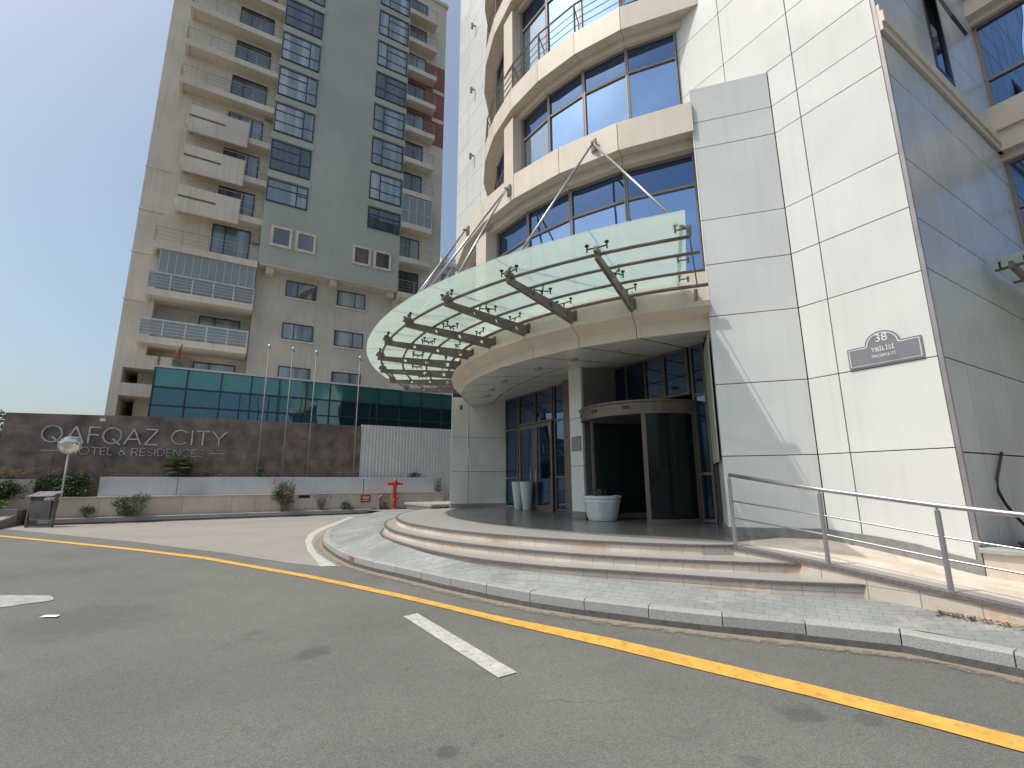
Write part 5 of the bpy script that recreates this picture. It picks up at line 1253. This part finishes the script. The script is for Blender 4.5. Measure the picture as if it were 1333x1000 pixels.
mb = MB(); mb.bar((bx0,by,.05), (bx1,by,.05), .06); mb.bar((bx0+.15,by+.1,.3), (bx0+.25,by+.1,.05), .03); mb.bar((bx1-.15,by+.1,.3), (bx1-.25,by+.1,.05), .03)
obj('foot_rail', mb, M['bin'], bn)
# =================================================================== PLANTS
def shrub(name, cen, rad, n, size, m, label, cat='shrub', seed=0, clumps=6, stems=5, group=None, z0=None, stretch=1.0, flowers=0):
    base = Vector((cen[0], cen[1], z0 if z0 is not None else cen[2]-rad[2])); t = thing(name, base, label, cat, group)
    mb = MB(); leaves(mb, cen, rad, n, size, stretch, seed, .1, clumps); obj('foliage', mb, m, t)
    sm = MB(); rnd = random.Random(seed+50)
    for k in range(stems):
        e = Vector((cen[0]+rnd.uniform(-.7,.7)*rad[0], cen[1]+rnd.uniform(-.7,.7)*rad[1], cen[2]+rnd.uniform(-.1,.7)*rad[2]))
        mid_ = base.lerp(e,.5)+Vector((rnd.uniform(-.05,.05), rnd.uniform(-.05,.05), .04)); sm.tube([base, mid_, e], .02, 5, .006)
    obj('stem', sm, M['bark'], t)
    if flowers:
        fb_ = MB(); rnd = random.Random(seed+90)
        for k in range(flowers):
            p = (cen[0]+rnd.uniform(-.8,.3)*rad[0], cen[1]+rnd.uniform(-1,0)*rad[1], cen[2]+rnd.uniform(.4,1.1)*rad[2]); leaves(fb_, p, (.07,.07,.07), 14, .07, 1.4, k, .1)
        obj('flower', fb_, M['petal'], t)
    return t
def at(u, w, z): p = W(u, w, z); return (p.x, p.y, p.z)
shrub('hedge', at(25.95,-14.15,1.62), (1.75,.5,.60), 3600, .13, M['leaf_dark'], 'dark green hedge of mixed shrubs left of the low pale wall', 'hedge', 1, 16, 8, z0=1.1)
shrub('hedge', at(26.3,-16.0,1.45), (1.1,.5,.6), 1500, .12, M['leaf_dark'], 'low ragged green hedge behind the litter bin', 'hedge', 2, 10, 6, z0=.9)
shrub('ground_cover', at(25.95,-16.8,.85), (1.7,.3,.28), 1300, .11, M['leaf'], 'low green ground cover along the far left wall foot', 'ground cover', 3, 14, 5, z0=.5)
mb = MB()
for k in range(16): leaves(mb, at(26.2,-16.2+k*.24,2.2+.12*math.sin(k*1.7)), (.25,.16,.13), 70, .10, .35, k+100, .0)
tag(obj('dry_brush', mb, M['leaf_dry']), 'tan dried brush along the top of the dark hedge', 'dry plants')
# feathery young tree of heaven in front of the lettering
tt = thing('young_tree', W(26.1,-10.0,1.0), 'feathery young tree with drooping fronds before the hotel lettering', 'young tree')
mb = MB(); sm = MB(); rnd = random.Random(11)
sm.tube([W(26.1,-10.0,1.0), W(26.1,-10.0,2.3), W(26.08,-9.95,2.7)], .03, 6, .012)
for k in range(46):
    a = rnd.uniform(0,2*math.pi); z = rnd.uniform(1.95,2.75); L_ = rnd.uniform(.6,1.0); el_ = rnd.uniform(.1,.9); b0 = W(26.1,-10.0,z); dr = Vector((math.cos(a)*math.cos(el_), math.sin(a)*math.cos(el_), math.sin(el_)))
    pts = [b0+dr*L_*t_-Vector((0,0,.35*L_*t_*t_)) for t_ in (0,.25,.5,.75,1)]; sm.tube(pts, .006, 4, .003)
    for j in range(1, 22):
        t_ = j/22; p = b0+dr*L_*t_-Vector((0,0,.35*L_*t_*t_)); sd_ = dr.cross(Vector((0,0,1))).normalized()*(1 if j % 2 else -1); e = p+sd_*.17+dr*.06-Vector((0,0,.03)); ww_ = dr*.032
        mb.add([p, p.lerp(e,.5)+ww_, e, p.lerp(e,.5)-ww_], [(0,1,2,3)])
obj('foliage', mb, M['leaf'], tt); obj('trunk', sm, M['bark'], tt)
shrub('shrub', at(26.1,-8.6,2.05), (.55,.25,.32), 260, .10, M['leaf_grey'], 'sparse reddish shrub right of the feathery young tree', 'shrub', 21, 6, 6, z0=1.0)
shrub('shrub', at(26.05,-6.45,2.2), (.42,.3,.36), 420, .12, M['leaf'], 'leafy green shrub at the foot of the leftmost flagpole', 'shrub', 22, 6, 5, z0=1.0)
shrub('shrub', at(26.05,-5.5,2.0), (.4,.2,.16), 120, .09, M['leaf'], 'thin green weeds just above the low wall by the second flagpole', 'shrub', 23, 4, 4, z0=1.0)
shrub('rose_bush', at(25.0,-5.35,1.0), (.66,.4,.80), 2000, .10, M['leaf_grey'], 'dense rose bush with dark red blooms at the kerb', 'rose bush', 24, 12, 8, z0=.2, flowers=4)
shrub('shrub', at(25.0,-11.55,.80), (1.05,.42,.58), 2300, .10, M['leaf_grey'], 'wide grey green bush with pale blooms against the beige wall', 'shrub', 25, 14, 8, z0=.2)
shrub('shrub', at(25.0,-12.95,.60), (.28,.25,.36), 320, .09, M['leaf'], 'small green bush left of the wide grey green bush', 'shrub', 26, 5, 5, z0=.2)
shrub('shrub', at(25.0,-3.5,.75), (.55,.35,.55), 230, .08, M['leaf_grey'], 'sparse twiggy shrub against the beige wall', 'shrub', 27, 8, 12, z0=.2)
shrub('shrub', at(24.95,-2.15,.45), (.42,.3,.26), 330, .10, M['leaf'], 'low bright green weed below the red notice', 'shrub', 28, 5, 5, z0=.15)
shrub('shrub', at(24.95,-.1,.4), (.4,.2,.22), 200, .08, M['leaf'], 'low weeds round the foot of the hydrant', 'shrub', 29, 5, 4, z0=.15)
shrub('shrub', at(26.1,1.9,2.05), (.55,.25,.22), 420, .10, M['leaf_dark'], 'dark green plant on top of the low wall right of the hydrant', 'shrub', 30, 6, 5, z0=1.2)
shrub('shrub', at(25.3,3.2,1.35), (.30,.3,.5), 300, .11, M['leaf'], 'trailing green plant hanging over the end of the planter wall', 'shrub', 31, 6, 5, z0=.9)
shrub('shrub', at(25.1,3.95,.95), (.35,.3,.28), 260, .10, M['leaf_dry'], 'withered brown plant in the corner by the hotel', 'shrub', 32, 5, 5, z0=.5)
shrub('far_tree', (-39.5,36,6.0), (1.6,1.4,1.6), 700, .35, M['leaf_dark'], 'far tree just showing over the left end of the sign wall', 'tree', 33, 8, 5, z0=0)
# dry weeds in the strip behind the kerb
mb = MB(); rnd = random.Random(77)
for k in range(60):
    w = rnd.uniform(-13.8,3.0); leaves(mb, at(25.06+rnd.uniform(-.08,.08), w, .27), (.14,.08,.09), 26, .06, .3, 300+k, .0)
o = obj('dry_weeds', mb, M['leaf_dry'], kind='stuff'); o['label'] = 'dry weeds along the foot of the beige planter wall'; o['category'] = 'weeds'
